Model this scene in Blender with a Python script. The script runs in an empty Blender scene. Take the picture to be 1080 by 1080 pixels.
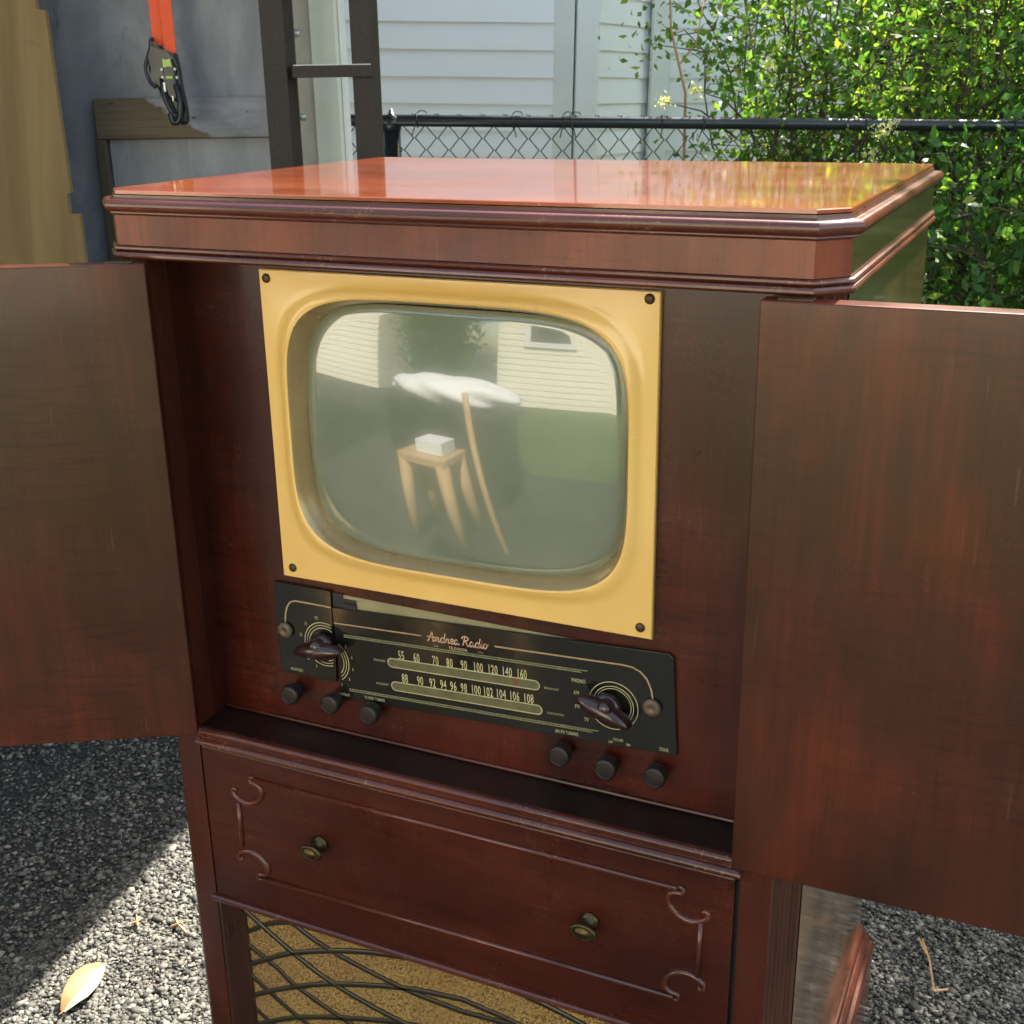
import bpy, bmesh, math, random
import numpy as np
from mathutils import Vector, Matrix
R=math.radians
rnd=random.Random(7)
sc=bpy.context.scene; COL=sc.collection
G=.58                                   # height of the cabinet's inner ledge above the driveway
W,A,C,D,d=.598,.0277,.0222,.531,.0518   # opening, post face, chamfer, depth, recess depth
CAM=Vector((.7987,-.9099,.6679+G))
F=Vector((-.41917,.90791,0)); RT=Vector((.90791,.41917,0)); ZZ=Vector((0,0,1))
def BP(lat,dep,z): 
    p=Vector((CAM.x,CAM.y,0))+F*dep+RT*lat; return Vector((p.x,p.y,z))

# ------------------------------------------------------------------ materials
class NT:
    def __init__(s,name):
        s.m=bpy.data.materials.new(name); s.m.use_nodes=True; s.t=s.m.node_tree
        s.b=s.t.nodes['Principled BSDF']; s.out=s.t.nodes['Material Output']
    def n(s,typ,**k):
        o=s.t.nodes.new(typ)
        for a,b in k.items():
            if a.startswith('i_'): o.inputs[a[2:].replace('_',' ')].default_value=b
            else: setattr(o,a,b)
        return o
    def l(s,a,b): s.t.links.new(a,b)
    def coord(s,scale=(1,1,1),rot=(0,0,0),kind='Object'):
        tc=s.n('ShaderNodeTexCoord'); mp=s.n('ShaderNodeMapping'); mp.inputs['Scale'].default_value=scale; mp.inputs['Rotation'].default_value=rot
        s.l(tc.outputs[kind],mp.inputs['Vector']); return mp.outputs[0]
    def noise(s,scale=(1,1,1),sc_=1,det=4,rough=.5,dist=0,rot=(0,0,0)):
        o=s.n('ShaderNodeTexNoise'); o.inputs['Scale'].default_value=sc_; o.inputs['Detail'].default_value=det; o.inputs['Roughness'].default_value=rough; o.inputs['Distortion'].default_value=dist
        s.l(s.coord(scale,rot),o.inputs['Vector']); return o.outputs['Fac']
    def vor(s,sc_,feature='F1',scale=(1,1,1),out='Distance'):
        o=s.n('ShaderNodeTexVoronoi',feature=feature); o.inputs['Scale'].default_value=sc_; s.l(s.coord(scale),o.inputs['Vector']); return o.outputs[out]
    def ramp(s,fac,stops):
        o=s.n('ShaderNodeValToRGB'); e=o.color_ramp.elements
        while len(e)<len(stops): e.new(.5)
        for i,(p,c) in enumerate(stops):
            e[i].position=p; e[i].color=(c if len(c)==4 else (*c,1)) if hasattr(c,'__len__') else (c,c,c,1)
        s.l(fac,o.inputs['Fac']); return o.outputs['Color']
    def mix(s,fac,a,b,mode='MIX'):
        o=s.n('ShaderNodeMix',data_type='RGBA',blend_type=mode)
        for v,i in ((fac,0),(a,6),(b,7)):
            if hasattr(v,'is_output') : s.l(v,o.inputs[i])
            elif i==0: o.inputs[0].default_value=v
            else: o.inputs[i].default_value=(*v,1) if len(v)==3 else v
        return o.outputs[2]
    def math(s,op,a,b=0.):
        o=s.n('ShaderNodeMath',operation=op)
        for v,i in((a,0),(b,1)):
            if hasattr(v,'is_output'): s.l(v,o.inputs[i])
            else: o.inputs[i].default_value=v
        return o.outputs[0]
    def bump(s,h,strength=.2,dist=.001):
        o=s.n('ShaderNodeBump'); o.inputs['Strength'].default_value=strength; o.inputs['Distance'].default_value=dist; s.l(h,o.inputs['Height']); s.l(o.outputs[0],s.b.inputs['Normal']); return o
    def set(s,**k):
        for a,b in k.items():
            i=s.b.inputs[a.replace('_',' ')]
            if hasattr(b,'is_output'): s.l(b,i)
            else: i.default_value=(*b,1) if hasattr(b,'__len__') and len(b)==3 else b
        return s.m

def wood(name,dark,mid,light,grain='z',rough=(.25,.42),coat=.5,coatr=.12,ripple=.6,blotch=.6,dust=0.,wear=0.,spec=.35):
    t=NT(name)
    # fine grain lines stretched along the grain axis
    gs={'z':(160,160,5),'x':(5,160,160),'y':(160,5,160)}[grain]
    rs={'z':(16,16,210),'x':(210,16,16),'y':(16,210,16)}[grain]; rs2={'z':(5,5,42),'x':(42,5,5),'y':(5,42,5)}[grain]
    ms={'z':(5,5,1.6),'x':(1.6,5,5),'y':(5,1.6,5)}[grain]
    g=t.noise(gs,1,4,.6); r=t.noise(rs,1,3,.65,.6); r2=t.noise((4,4,4),1,2,.5); m=t.noise(ms,1.6,4,.6,.4); b=t.noise((1,1,1),9,3,.6)
    col=t.ramp(m,[(.28,dark),(.5,mid),(.74,light)])
    rr=t.math('MULTIPLY',t.ramp(r,[(.36,1),(.50,0)]),t.ramp(r2,[(.38,0),(.60,1)]))
    rb=t.math('MULTIPLY',t.ramp(t.noise(rs2,1,3,.6,.5),[(.42,1),(.60,0)]),t.ramp(t.noise((3,3,3),1.3,2,.5),[(.40,0),(.62,1)]))
    rr=t.math('MAXIMUM',rr,t.math('MULTIPLY',rb,.45))
    col=t.mix(t.math('MULTIPLY',rr,ripple),col,tuple(x*.35 for x in dark))
    col=t.mix(t.math('MULTIPLY',t.ramp(b,[(.45,0),(.75,1)]),blotch*.6),col,tuple(x*.55 for x in dark))
    gr=t.ramp(g,[(.35,(.84,.84,.84)),(.65,(1.09,1.09,1.09))])
    col=t.mix(1.,col,gr,'MULTIPLY')
    pores=t.ramp(t.noise(tuple(x*(4 if x>20 else 4) for x in gs),1,1,.5),[(.30,(.45,.45,.45)),(.38,(1,1,1))])
    col=t.mix(.3,col,pores,'MULTIPLY')
    sc1=t.ramp(t.noise({'z':(300,300,14),'x':(14,300,300),'y':(300,14,300)}[grain],1,0,.5),[(.80,0),(.83,1)])
    col=t.mix(t.math('MULTIPLY',sc1,.10),col,(.34,.20,.13))
    if dust:
        v=t.vor(95); sp=t.ramp(v,[(.05,1),(.10,0)]); ms_=t.ramp(t.noise((7,7,7),1,3,.7),[(.48,0),(.66,1)])
        sp=t.math('MULTIPLY',sp,ms_); col=t.mix(t.math('MULTIPLY',sp,dust),col,(.6,.5,.42))
        cl=t.ramp(t.noise((3,22,3),1,4,.6,.5),[(.45,0),(.8,1)])
        col=t.mix(t.math('MULTIPLY',cl,.18),col,(.45,.27,.16))
    if wear:
        wn=t.math('MULTIPLY',t.ramp(t.noise((1,1,1),260,4,.8),[(.56,0),(.62,1)]),t.ramp(t.noise((1,1,1),16,4,.7),[(.50,0),(.62,1)])); col=t.mix(t.math('MULTIPLY',wn,wear),col,(.36,.17,.09))
        dk=t.ramp(t.noise((1,1,1),60,5,.8),[(.62,0),(.70,1)]); col=t.mix(t.math('MULTIPLY',dk,wear*.8),col,(.02,.008,.005))
    ro=t.ramp(t.noise((1,1,1),14,4,.65),[(.3,rough[0]),(.75,rough[1])])
    t.b.inputs['Specular IOR Level'].default_value=spec
    t.bump(t.math('ADD',t.math('MULTIPLY',g,.4),t.noise((1,1,1),30,3,.5)),.12,.0006)
    cr=t.ramp(t.noise((1,1,1),22,4,.7),[(.3,coatr*.6),(.8,coatr*1.7)])
    return t.set(Base_Color=col,Roughness=ro,Coat_Weight=coat,Coat_Roughness=cr,Coat_IOR=1.5)

M={}
M['front']=wood('mahogany_front',(.026,.0044,.0024),(.056,.0076,.0033),(.098,.0140,.0050),coat=.25,wear=.12)
M['door']=wood('mahogany_door',(.032,.0078,.0028),(.060,.0122,.0038),(.145,.0225,.0056),ripple=.5,coat=.22,wear=.06,coatr=.10,rough=(.28,.42))
M['post']=wood('mahogany_post',(.042,.008,.004),(.070,.013,.0055),(.10,.020,.0078),ripple=.3,wear=.2)
M['flute']=wood('mahogany_flute',(.035,.014,.008),(.055,.02,.011),(.08,.03,.015),ripple=.2)
M['drawer']=wood('mahogany_drawer',(.034,.0058,.0030),(.060,.0105,.0044),(.088,.017,.006),'x',wear=.12,ripple=.3,blotch=.5,coat=.3)
M['trim']=wood('mahogany_trim',(.055,.012,.006),(.100,.020,.009),(.155,.034,.014),'x',ripple=.2,coat=.65,coatr=.1,wear=.6)
M['frieze']=wood('mahogany_frieze',(.085,.018,.008),(.17,.034,.013),(.27,.062,.024),ripple=.45,blotch=.9,coat=.16,wear=.15,coatr=.2)
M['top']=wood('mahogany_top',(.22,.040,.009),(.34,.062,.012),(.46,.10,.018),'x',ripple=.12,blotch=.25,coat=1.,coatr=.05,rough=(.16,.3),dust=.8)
M['side']=wood('veneer_side',(.075,.045,.018),(.11,.065,.025),(.15,.085,.032),'z',ripple=.25,coat=1.,coatr=.09,rough=(.16,.3))
M['dark']=wood('dark_stained_wood',(.012,.006,.004),(.02,.009,.006),(.03,.012,.008),ripple=.3,coat=.2)
def plain(name,col,rough=.5,metal=0.,var=.15,vs=40,coat=0.,bump=.0,**k):
    t=NT(name); n=t.noise((1,1,1),vs,5,.65)
    c=t.ramp(n,[(.25,tuple(x*(1-var) for x in col)),(.75,tuple(min(1,x*(1+var)) for x in col))])
    if bump: t.bump(t.noise((1,1,1),vs*3,4,.6),bump,.001)
    return t.set(Base_Color=c,Roughness=t.ramp(t.noise((1,1,1),vs*.7,4,.6),[(.3,max(.02,rough*.8)),(.8,min(1,rough*1.25))]),Metallic=metal,Coat_Weight=coat,Coat_Roughness=.1,**k)
def mk_yellow():
    t=NT('mustard_enamel'); n=t.noise((1,1,1),6,4,.6)
    c=t.ramp(n,[(.3,(.80,.46,.12)),(.7,(.86,.54,.165))])
    st=t.ramp(t.noise((12,12,12),1,5,.75),[(.60,0),(.80,1)])
    c=t.mix(t.math('MULTIPLY',st,.25),c,(.70,.38,.10))
    sk=t.ramp(t.noise((9,9,160),1,3,.6),[(.70,0),(.74,1)])
    c=t.mix(t.math('MULTIPLY',sk,.3),c,(.95,.82,.5))
    gm=t.ramp(t.noise((1,1,1),45,6,.8),[(.62,0),(.72,1)]); c=t.mix(t.math('MULTIPLY',gm,.22),c,(.42,.22,.07)); ed=t.ramp(t.vor(160),[(.03,1),(.06,0)]); c=t.mix(t.math('MULTIPLY',t.math('MULTIPLY',ed,t.ramp(t.noise((5,5,5),1,2,.5),[(.6,0),(.65,1)])),.7),c,(.2,.1,.04))
    t.bump(t.noise((1,1,1),60,3,.5),.05,.001)
    return t.set(Base_Color=c,Roughness=.28,Coat_Weight=.6,Coat_Roughness=.12)
M['yellow']=mk_yellow()
M['liner']=plain('bronze_liner',(.46,.32,.15),.3,.5,.15,8,.3)
def mk_screen():
    t=NT('picture_tube_glass'); n=t.noise((1,1,1),7,4,.6)
    c=t.ramp(n,[(.3,(.15,.17,.115)),(.7,(.215,.23,.165))])
    return t.set(Base_Color=c,Roughness=.13,IOR=1.6,Coat_Weight=1.,Coat_Roughness=.018,Coat_IOR=1.75)
M['screen']=mk_screen()
def mk_dial():
    t=NT('black_dial_glass'); c=t.mix(t.ramp(t.noise((1,1,1),18,5,.7),[(.5,0),(.8,1)]),(.010,.010,.0075),(.026,.024,.016))
    return t.set(Base_Color=c,Roughness=t.ramp(t.noise((1,1,1),30,5,.7),[(.3,.05),(.8,.22)]),IOR=1.55)
M['dial']=mk_dial()
M['print_cream']=plain('cream_print',(.50,.43,.22),.5,0,.25,150)
M['print_pink']=plain('pink_print',(.55,.33,.22),.5,0,.2,150)
M['print_copper']=plain('copper_print',(.42,.28,.16),.45,.2,.2,100)
M['print_green']=plain('green_print',(.20,.20,.095),.5,0,.3,200)
M['slot']=plain('slot_fill',(.115,.105,.045),.5,0,.35,60)
M['needle']=plain('dial_needle',(.22,.05,.03),.5)
M['backing']=plain('cream_board',(.27,.22,.11),.7,0,.2,40)
M['black']=plain('black_metal',(.014,.015,.016),.45)
M['bakelite']=plain('brown_bakelite',(.030,.010,.009),.25,0,.3,30,.4)
M['knob']=plain('dark_knob',(.017,.010,.0075),.42,0,.35,80,.1,.05)
M['button']=plain('aged_bronze',(.13,.092,.062),.5,.4,.35,300,0,.3)
M['brass']=plain('tarnished_brass',(.085,.062,.028),.36,.85,.35,120)
M['screwm']=plain('rusty_screw',(.09,.055,.025),.5,.6,.4,300)
def mk_cloth():
    t=NT('grille_cloth'); v=t.vor(430); v2=t.n('ShaderNodeTexWave'); v2.inputs['Scale'].default_value=130; v2.inputs['Distortion'].default_value=3; t.l(t.coord((1,1,1),(0,.7,0)),v2.inputs['Vector'])
    f=t.math('ADD',t.math('MULTIPLY',v,.8),t.math('MULTIPLY',v2.outputs['Fac'],.35))
    c=t.ramp(f,[(.12,(.80,.56,.18)),(.42,(.46,.285,.075)),(.8,(.06,.03,.012))])
    c=t.mix(t.math('MULTIPLY',t.ramp(t.noise((1,1,1),14,3,.6),[(.4,0),(.75,1)]),.5),c,(.22,.09,.04))
    t.bump(f,.8,.002); return t.set(Base_Color=c,Roughness=.8)
M['cloth']=mk_cloth()
M['lattice']=plain('dark_lattice',(.022,.018,.011),.4,0,.3,60,.2)
def mk_asphalt():
    t=NT('asphalt'); n=t.noise((1,1,1),130,6,.75); v=t.vor(120); big=t.noise((1,1,1),1.3,4,.6)
    c=t.ramp(n,[(.3,(.016,.016,.017)),(.55,(.036,.035,.034)),(.8,(.10,.096,.09))])
    c=t.mix(t.math('MULTIPLY',big,.35),c,(.035,.036,.04))
    t.bump(t.math('ADD',t.math('MULTIPLY',v,-1.2),n),1.,.006); return t.set(Base_Color=c,Roughness=.85)
M['asphalt']=mk_asphalt()
def island(name,stops,rough=.7,trans=0.,spec=.5,bump=0):
    t=NT(name); g=t.n('ShaderNodeNewGeometry'); c=t.ramp(g.outputs['Random Per Island'],stops)
    if bump: t.bump(t.noise((1,1,1),bump,4,.6),.5,.001)
    t.set(Base_Color=c,Roughness=rough); t.b.inputs['Specular IOR Level'].default_value=spec
    if trans:
        tr=t.n('ShaderNodeBsdfTranslucent'); mx=t.n('ShaderNodeMixShader'); mx.inputs[0].default_value=trans
        c2=t.mix(1.,c,(1.5,1.6,.55),'MULTIPLY'); t.l(c2,tr.inputs['Color']); t.l(t.b.outputs[0],mx.inputs[1]); t.l(tr.outputs[0],mx.inputs[2]); t.l(mx.outputs[0],t.out.inputs['Surface'])
    return t.m
M['chips']=island('stone_chips',[(0,(.034,.032,.027)),(.35,(.082,.077,.064)),(.8,(.145,.136,.112)),(1,(.27,.255,.205))],.8,0,.4,300)
M['leaf_a']=island('leaves_mid_green',[(0,(.035,.10,.022)),(.5,(.065,.17,.035)),(.85,(.12,.25,.05)),(1,(.26,.33,.06))],.42,.5)
M['leaf_b']=island('leaves_deep_green',[(0,(.016,.060,.022)),(.5,(.030,.095,.033)),(.9,(.055,.14,.04)),(1,(.13,.19,.04))],.42,.42)
M['leaf_y']=island('leaves_yellow_green',[(0,(.055,.14,.025)),(.5,(.11,.22,.04)),(.85,(.20,.31,.06)),(1,(.30,.30,.07))],.45,.5)
M['blossom']=island('pale_blossom',[(0,(.55,.55,.28)),(1,(.75,.72,.5))],.6,.3)
def mk_bark():
    t=NT('bark'); n=t.noise((40,40,8),1,5,.7); c=t.ramp(n,[(.3,(.035,.025,.018)),(.7,(.16,.115,.08))]); t.bump(n,.8,.008); return t.set(Base_Color=c,Roughness=.9)
M['bark']=mk_bark()
M['bark_tan']=plain('tan_bark',(.26,.15,.07),.9,0,.4,30,0,.5)
M['siding']=plain('white_vinyl',(.90,.90,.89),.5,0,.025,5,0,.02)
M['siding_cream']=plain('cream_vinyl',(.78,.74,.60),.5,0,.03,5)
M['trimw']=plain('white_trim',(.86,.87,.85),.5,0,.04,6)
M['trimgrey']=plain('grey_green_trim',(.74,.76,.72),.5,0,.05,6)
M['roof']=plain('shingles',(.06,.058,.055),.9,0,.3,60,0,.6)
M['window']=plain('window_glass',(.03,.04,.045),.05,0,.2,3)
def mk_blue():
    t=NT('weathered_blue_paint'); n=t.noise((6,6,2.5),1,6,.7,.6)
    c=t.ramp(n,[(.25,(.12,.125,.137)),(.5,(.215,.22,.235)),(.75,(.36,.36,.37))])
    s=t.ramp(t.noise((14,14,5),1,6,.75),[(.60,0),(.72,1)]); c=t.mix(t.math('MULTIPLY',s,.6),c,(.09,.095,.11))
    s2=t.ramp(t.noise((70,70,4),1,3,.6),[(.6,0),(.8,1)]); c=t.mix(t.math('MULTIPLY',s2,.25),c,(.42,.42,.44))
    t.bump(n,.25,.003); return t.set(Base_Color=c,Roughness=.55)
M['blue']=mk_blue()
def mk_batten():
    t=NT('half_painted_board'); 
    tc=t.n('ShaderNodeTexCoord'); sp=t.n('ShaderNodeSeparateXYZ'); t.l(tc.outputs['Object'],sp.inputs[0])
    n=t.noise((9,9,9),1,5,.6)
    m=t.math('ADD',t.math('MULTIPLY',sp.outputs['X'],6.),t.math('MULTIPLY',n,1.3)); m=t.math('ADD',m,t.math('MULTIPLY',t.math('SUBTRACT',sp.outputs['Z'],1.19),9.))
    f=t.ramp(m,[(.42,0),(.50,1)])
    w=t.ramp(t.noise((5,5,90),1,4,.6),[(.3,(.075,.055,.030)),(.7,(.15,.11,.06))])
    b=t.ramp(t.noise((8,8,30),1,5,.7),[(.3,(.15,.14,.14)),(.55,(.25,.25,.27)),(.75,(.33,.33,.35))])
    c=t.mix(f,w,b); kn=t.ramp(t.vor(12,scale=(1,1,2)),[(.05,1),(.09,0)]); c=t.mix(t.math('MULTIPLY',kn,.7),c,(.03,.02,.015))
    t.bump(t.noise((6,6,120),1,4,.6),.3,.002); return t.set(Base_Color=c,Roughness=.7)
M['batten']=mk_batten()
def mk_ply():
    t=NT('bare_plywood'); n=t.noise((7,7,1.2),1,6,.65,1.5)
    c=t.ramp(n,[(.25,(.14,.085,.028)),(.5,(.21,.135,.048)),(.75,(.27,.185,.075))])
    s=t.ramp(t.noise((12,12,20),.7,5,.7),[(.64,0),(.72,1)]); c=t.mix(t.math('MULTIPLY',s,.6),c,(.13,.06,.03))
    t.bump(t.noise((60,60,5),1,4,.6),.2,.002); return t.set(Base_Color=c,Roughness=.75)
M['ply']=mk_ply()
M['darkwood']=plain('unseen_wall_brown',(.07,.05,.028),.8,0,.4,20,0,.3)
def mk_rust():
    t=NT('rusty_brown_steel'); n=t.noise((1,1,1),220,5,.75)
    c=t.ramp(n,[(.3,(.014,.009,.006)),(.58,(.032,.020,.012)),(.8,(.13,.08,.045))]); t.bump(n,.7,.002); return t.set(Base_Color=c,Roughness=.6)
M['rust']=mk_rust()
M['postgrey']=plain('galvanised_trim',(.33,.31,.25),.6,.0,.15,12)
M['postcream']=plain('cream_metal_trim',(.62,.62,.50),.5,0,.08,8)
M['postwhite']=plain('white_metal_edge',(.85,.85,.80),.5,0,.05,8)
M['zinc']=plain('zinc_screw',(.5,.5,.46),.4,.6,.2,200)
M['orange']=plain('orange_webbing',(.85,.10,.025),.65,0,.12,400,0,.3)
M['blackmetal']=plain('black_buckle',(.012,.012,.014),.35)
M['lime']=plain('lime_plastic',(.42,.55,.12),.5)
M['fence']=plain('black_vinyl_pipe',(.018,.021,.024),.32,0,.2,30,.2)
M['wire']=plain('black_vinyl_wire',(.02,.023,.025),.4)
M['dryleaf']=NT('dry_leaf').set(Base_Color=(.27,.14,.04),Roughness=.6)
M['paleleaf']=NT('pale_leaf_underside').set(Base_Color=(.27,.235,.17),Roughness=.6)
M['straw']=plain('straw',(.40,.24,.11),.7)
M['paper']=plain('reflection_white',(.8,.8,.78),.6,0,.03,5)
M['tan']=plain('reflection_tan',(.48,.30,.14),.6,0,.2,20)
def mk_grass():
    t=NT('lawn_green'); n=t.noise((1,1,1),14,6,.75); c=t.ramp(n,[(.3,(.06,.105,.025)),(.7,(.14,.21,.05))]); t.bump(t.noise((1,1,1),90,5,.8),1.,.03); return t.set(Base_Color=c,Roughness=.8)
M['grass']=mk_grass()

# ------------------------------------------------------------------ helpers
ROOT={}
def tag(o,label=None,cat=None,group=None,kind=None):
    for k,v in(('label',label),('category',cat),('group',group),('kind',kind)):
        if v: o[k]=v
    return o
def empty(name,loc,label,cat,group=None,rot=None):
    o=bpy.data.objects.new(name,None); COL.objects.link(o); o.location=loc; o.empty_display_size=.1
    if rot: o.rotation_euler=rot
    tag(o,label,cat,group); return o
def root_of(o):
    while o.parent: o=o.parent
    return o
def build(name,bm,mat,parent=None,smooth=False,local=False,auto=None):
    me=bpy.data.meshes.new(name); bmesh.ops.recalc_face_normals(bm,faces=bm.faces[:]) if not getattr(bm,'_nr',False) else None
    bm.to_mesh(me); bm.free()
    for m in (mat if isinstance(mat,list) else [mat]): me.materials.append(m)
    o=bpy.data.objects.new(name,me); COL.objects.link(o)
    if smooth: me.polygons.foreach_set('use_smooth',[True]*len(me.polygons))
    if auto is not None:
        me.polygons.foreach_set('use_smooth',[True]*len(me.polygons))
        me.set_sharp_from_angle(angle=R(auto))
    if parent:
        o.parent=parent
        if not local: me.transform(Matrix.Translation(-root_of(parent).location))
    return o
def BM(): return bmesh.new()
def box(bm,x0,x1,y0,y1,z0,z1,bev=0.,M4=None):
    g=bmesh.ops.create_cube(bm,size=1); vs=g['verts']
    for v in vs: v.co=Vector(((x0+x1)/2+v.co.x*(x1-x0),(y0+y1)/2+v.co.y*(y1-y0),(z0+z1)/2+v.co.z*(z1-z0)))
    if bev:
        es=list({e for v in vs for e in v.link_edges}); r=bmesh.ops.bevel(bm,geom=es,offset=bev,segments=2,affect='EDGES',profile=.5)
        vs=list({v for f in r['faces'] for v in f.verts}|{v for v in vs if v.is_valid})
    if M4: 
        for v in vs: v.co=M4@v.co
    return vs
def prism(bm,pts,y0,y1,ax='y',bev=0):
    """polygon in xz (ax y) or xy (ax z) extruded"""
    f=(lambda a,b,t:(a,t,b)) if ax=='y' else (lambda a,b,t:(a,b,t))
    v0=[bm.verts.new(f(a,b,y0)) for a,b in pts]; v1=[bm.verts.new(f(a,b,y1)) for a,b in pts]; n=len(pts)
    f0=bm.faces.new(v0); bm.faces.new(v1[::-1])
    for i in range(n): bm.faces.new((v0[i],v1[i],v1[(i+1)%n],v0[(i+1)%n]))
    if bev:
        es=f0.edges[:]; bmesh.ops.bevel(bm,geom=es,offset=bev,segments=2,affect='EDGES',profile=.5)
def tube(bm,pts,r,seg=8,cap=True,flat=None):
    pts=[Vector(p) for p in pts]; n=len(pts); rings=[]
    if not hasattr(r,'__len__'): r=[r]*n
    up=None
    for i,p in enumerate(pts):
        t=(pts[min(i+1,n-1)]-pts[max(i-1,0)]).normalized()
        if up is None: up=t.orthogonal().normalized()
        up=(up-t*up.dot(t)).normalized(); b=t.cross(up)
        rings.append([bm.verts.new(p+(up*math.cos(2*math.pi*k/seg)+b*math.sin(2*math.pi*k/seg))*r[i]) for k in range(seg)])
    for a,b in zip(rings,rings[1:]):
        for k in range(seg): bm.faces.new((a[k],a[(k+1)%seg],b[(k+1)%seg],b[k]))
    if cap: bm.faces.new(rings[0][::-1]); bm.faces.new(rings[-1])
def lathe(bm,prof,seg=32,org=(0,0,0),axis='y'):
    """prof: (radius, t) with t along -y (towards the viewer)"""
    rings=[]
    for r_,t in prof:
        if r_<1e-6: rings.append([bm.verts.new(Vector(org)+Vector((0,-t,0)))]); continue
        rings.append([bm.verts.new(Vector(org)+Vector((r_*math.cos(2*math.pi*k/seg),-t,r_*math.sin(2*math.pi*k/seg)))) for k in range(seg)])
    for a,b in zip(rings,rings[1:]):
        for k in range(seg):
            k2=(k+1)%seg
            if len(a)==1 and len(b)==1: continue
            if len(a)==1: bm.faces.new((a[0],b[k],b[k2]))
            elif len(b)==1: bm.faces.new((a[k],a[k2],b[0]))
            else: bm.faces.new((a[k],a[k2],b[k2],b[k]))
def outline(o,back=0.):
    return [(-A-C-o,D+back),(-A-C-o,C-.414*o),(-A-.414*o,-o),(W+A+.414*o,-o),(W+A+C+o,C-.414*o),(W+A+C+o,D+back)]
def sweep(prof,capt=True,capb=True,back=True):
    bm=BM(); rings=[[bm.verts.new((x,y,z+G)) for x,y in outline(o,o if back else 0)] for o,z in prof]
    for a,b in zip(rings,rings[1:]):
        for k in range(6): bm.faces.new((a[k],a[(k+1)%6],b[(k+1)%6],b[k]))
    if capb: bm.faces.new(rings[0])
    if capt: bm.faces.new(rings[-1][::-1])
    return bm
def ribbon(bm,pts,w,y0,y1,taper=False):
    """flat strip following xz points, from y1 (back) to y0 (front), slightly rounded"""
    P=[Vector((a,0,b)) for a,b in pts]; n=len(P); L=[]
    for i,p in enumerate(P):
        t=(P[min(i+1,n-1)]-P[max(i-1,0)]).normalized(); nn=Vector((-t.z,0,t.x)); ww=w
        if taper: ww=w*(1-.55*abs(2*i/(n-1)-1)**2)
        L.append([bm.verts.new(p+nn*ww/2*s+Vector((0,y,0))) for s,y in((1,y1),(1,y0+(y1-y0)*.35),(.55,y0),(-.55,y0),(-1,y0+(y1-y0)*.35),(-1,y1))])
    for a,b in zip(L,L[1:]):
        for k in range(5): bm.faces.new((a[k],a[k+1],b[k+1],b[k]))
    bm.faces.new(L[0]); bm.faces.new(L[-1][::-1])
def spline(pts,sub=8,closed=False):
    P=[Vector(p) for p in pts]; n=len(P); out=[]
    rng=range(n if closed else n-1)
    for i in rng:
        p0=P[(i-1)%n] if closed or i>0 else P[0]*2-P[1]; p1=P[i]; p2=P[(i+1)%n]; p3=P[(i+2)%n] if closed or i+2<n else P[-1]*2-P[-2]
        for k in range(sub):
            t=k/sub; out.append(.5*((2*p1)+(p2-p0)*t+(2*p0-5*p1+4*p2-p3)*t*t+(3*p1-p0-3*p2+p3)*t**3))
    if not closed: out.append(P[-1])
    return out
def instance(o,parent,loc):
    c=o.copy(); COL.objects.link(c); c.parent=parent; c.location=loc; return c

# ------------------------------------------------------------------ the console cabinet
cab=empty('television_cabinet',(W/2,D/2,0),'reddish mahogany console television cabinet with both doors open, yellow framed screen and black radio dial','television cabinet')
# --- top and crown
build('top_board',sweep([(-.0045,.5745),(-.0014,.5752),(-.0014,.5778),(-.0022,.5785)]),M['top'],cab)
build('crown_moulding',sweep([(-.01,.5555),(.0022,.5562),(.0030,.5566),(.0042,.5572),(.0048,.5582),(.0046,.5592),(.0058,.5596),(.0076,.5606),(.0088,.5622),(.0094,.5642),(.0094,.5662),(.0088,.5682),(.0074,.5699),(.0056,.5707),(.0040,.5707),(.0026,.5703),(.0010,.5708),(-.0001,.5722),(-.0004,.5744),(-.006,.5746)]),M['trim'],cab,auto=30)
build('frieze',sweep([(-.01,.5285),(.0014,.5286),(.0014,.5562),(-.01,.5563)],False,False),[M['frieze'],M['side']],cab)
for p_ in bpy.data.objects['frieze'].data.polygons:
    if abs(p_.normal.x)>.95: p_.material_index=1
build('bead_moulding',sweep([(-.02,.5155),(.0,.5156),(.0045,.5165),(.0062,.5185),(.0062,.5205),(.005,.5222),(.0026,.5229),(.0036,.5236),(.0048,.5252),(.0044,.527),(.0028,.5281),(-.01,.5284)],False,True),M['trim'],cab,auto=30)
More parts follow.
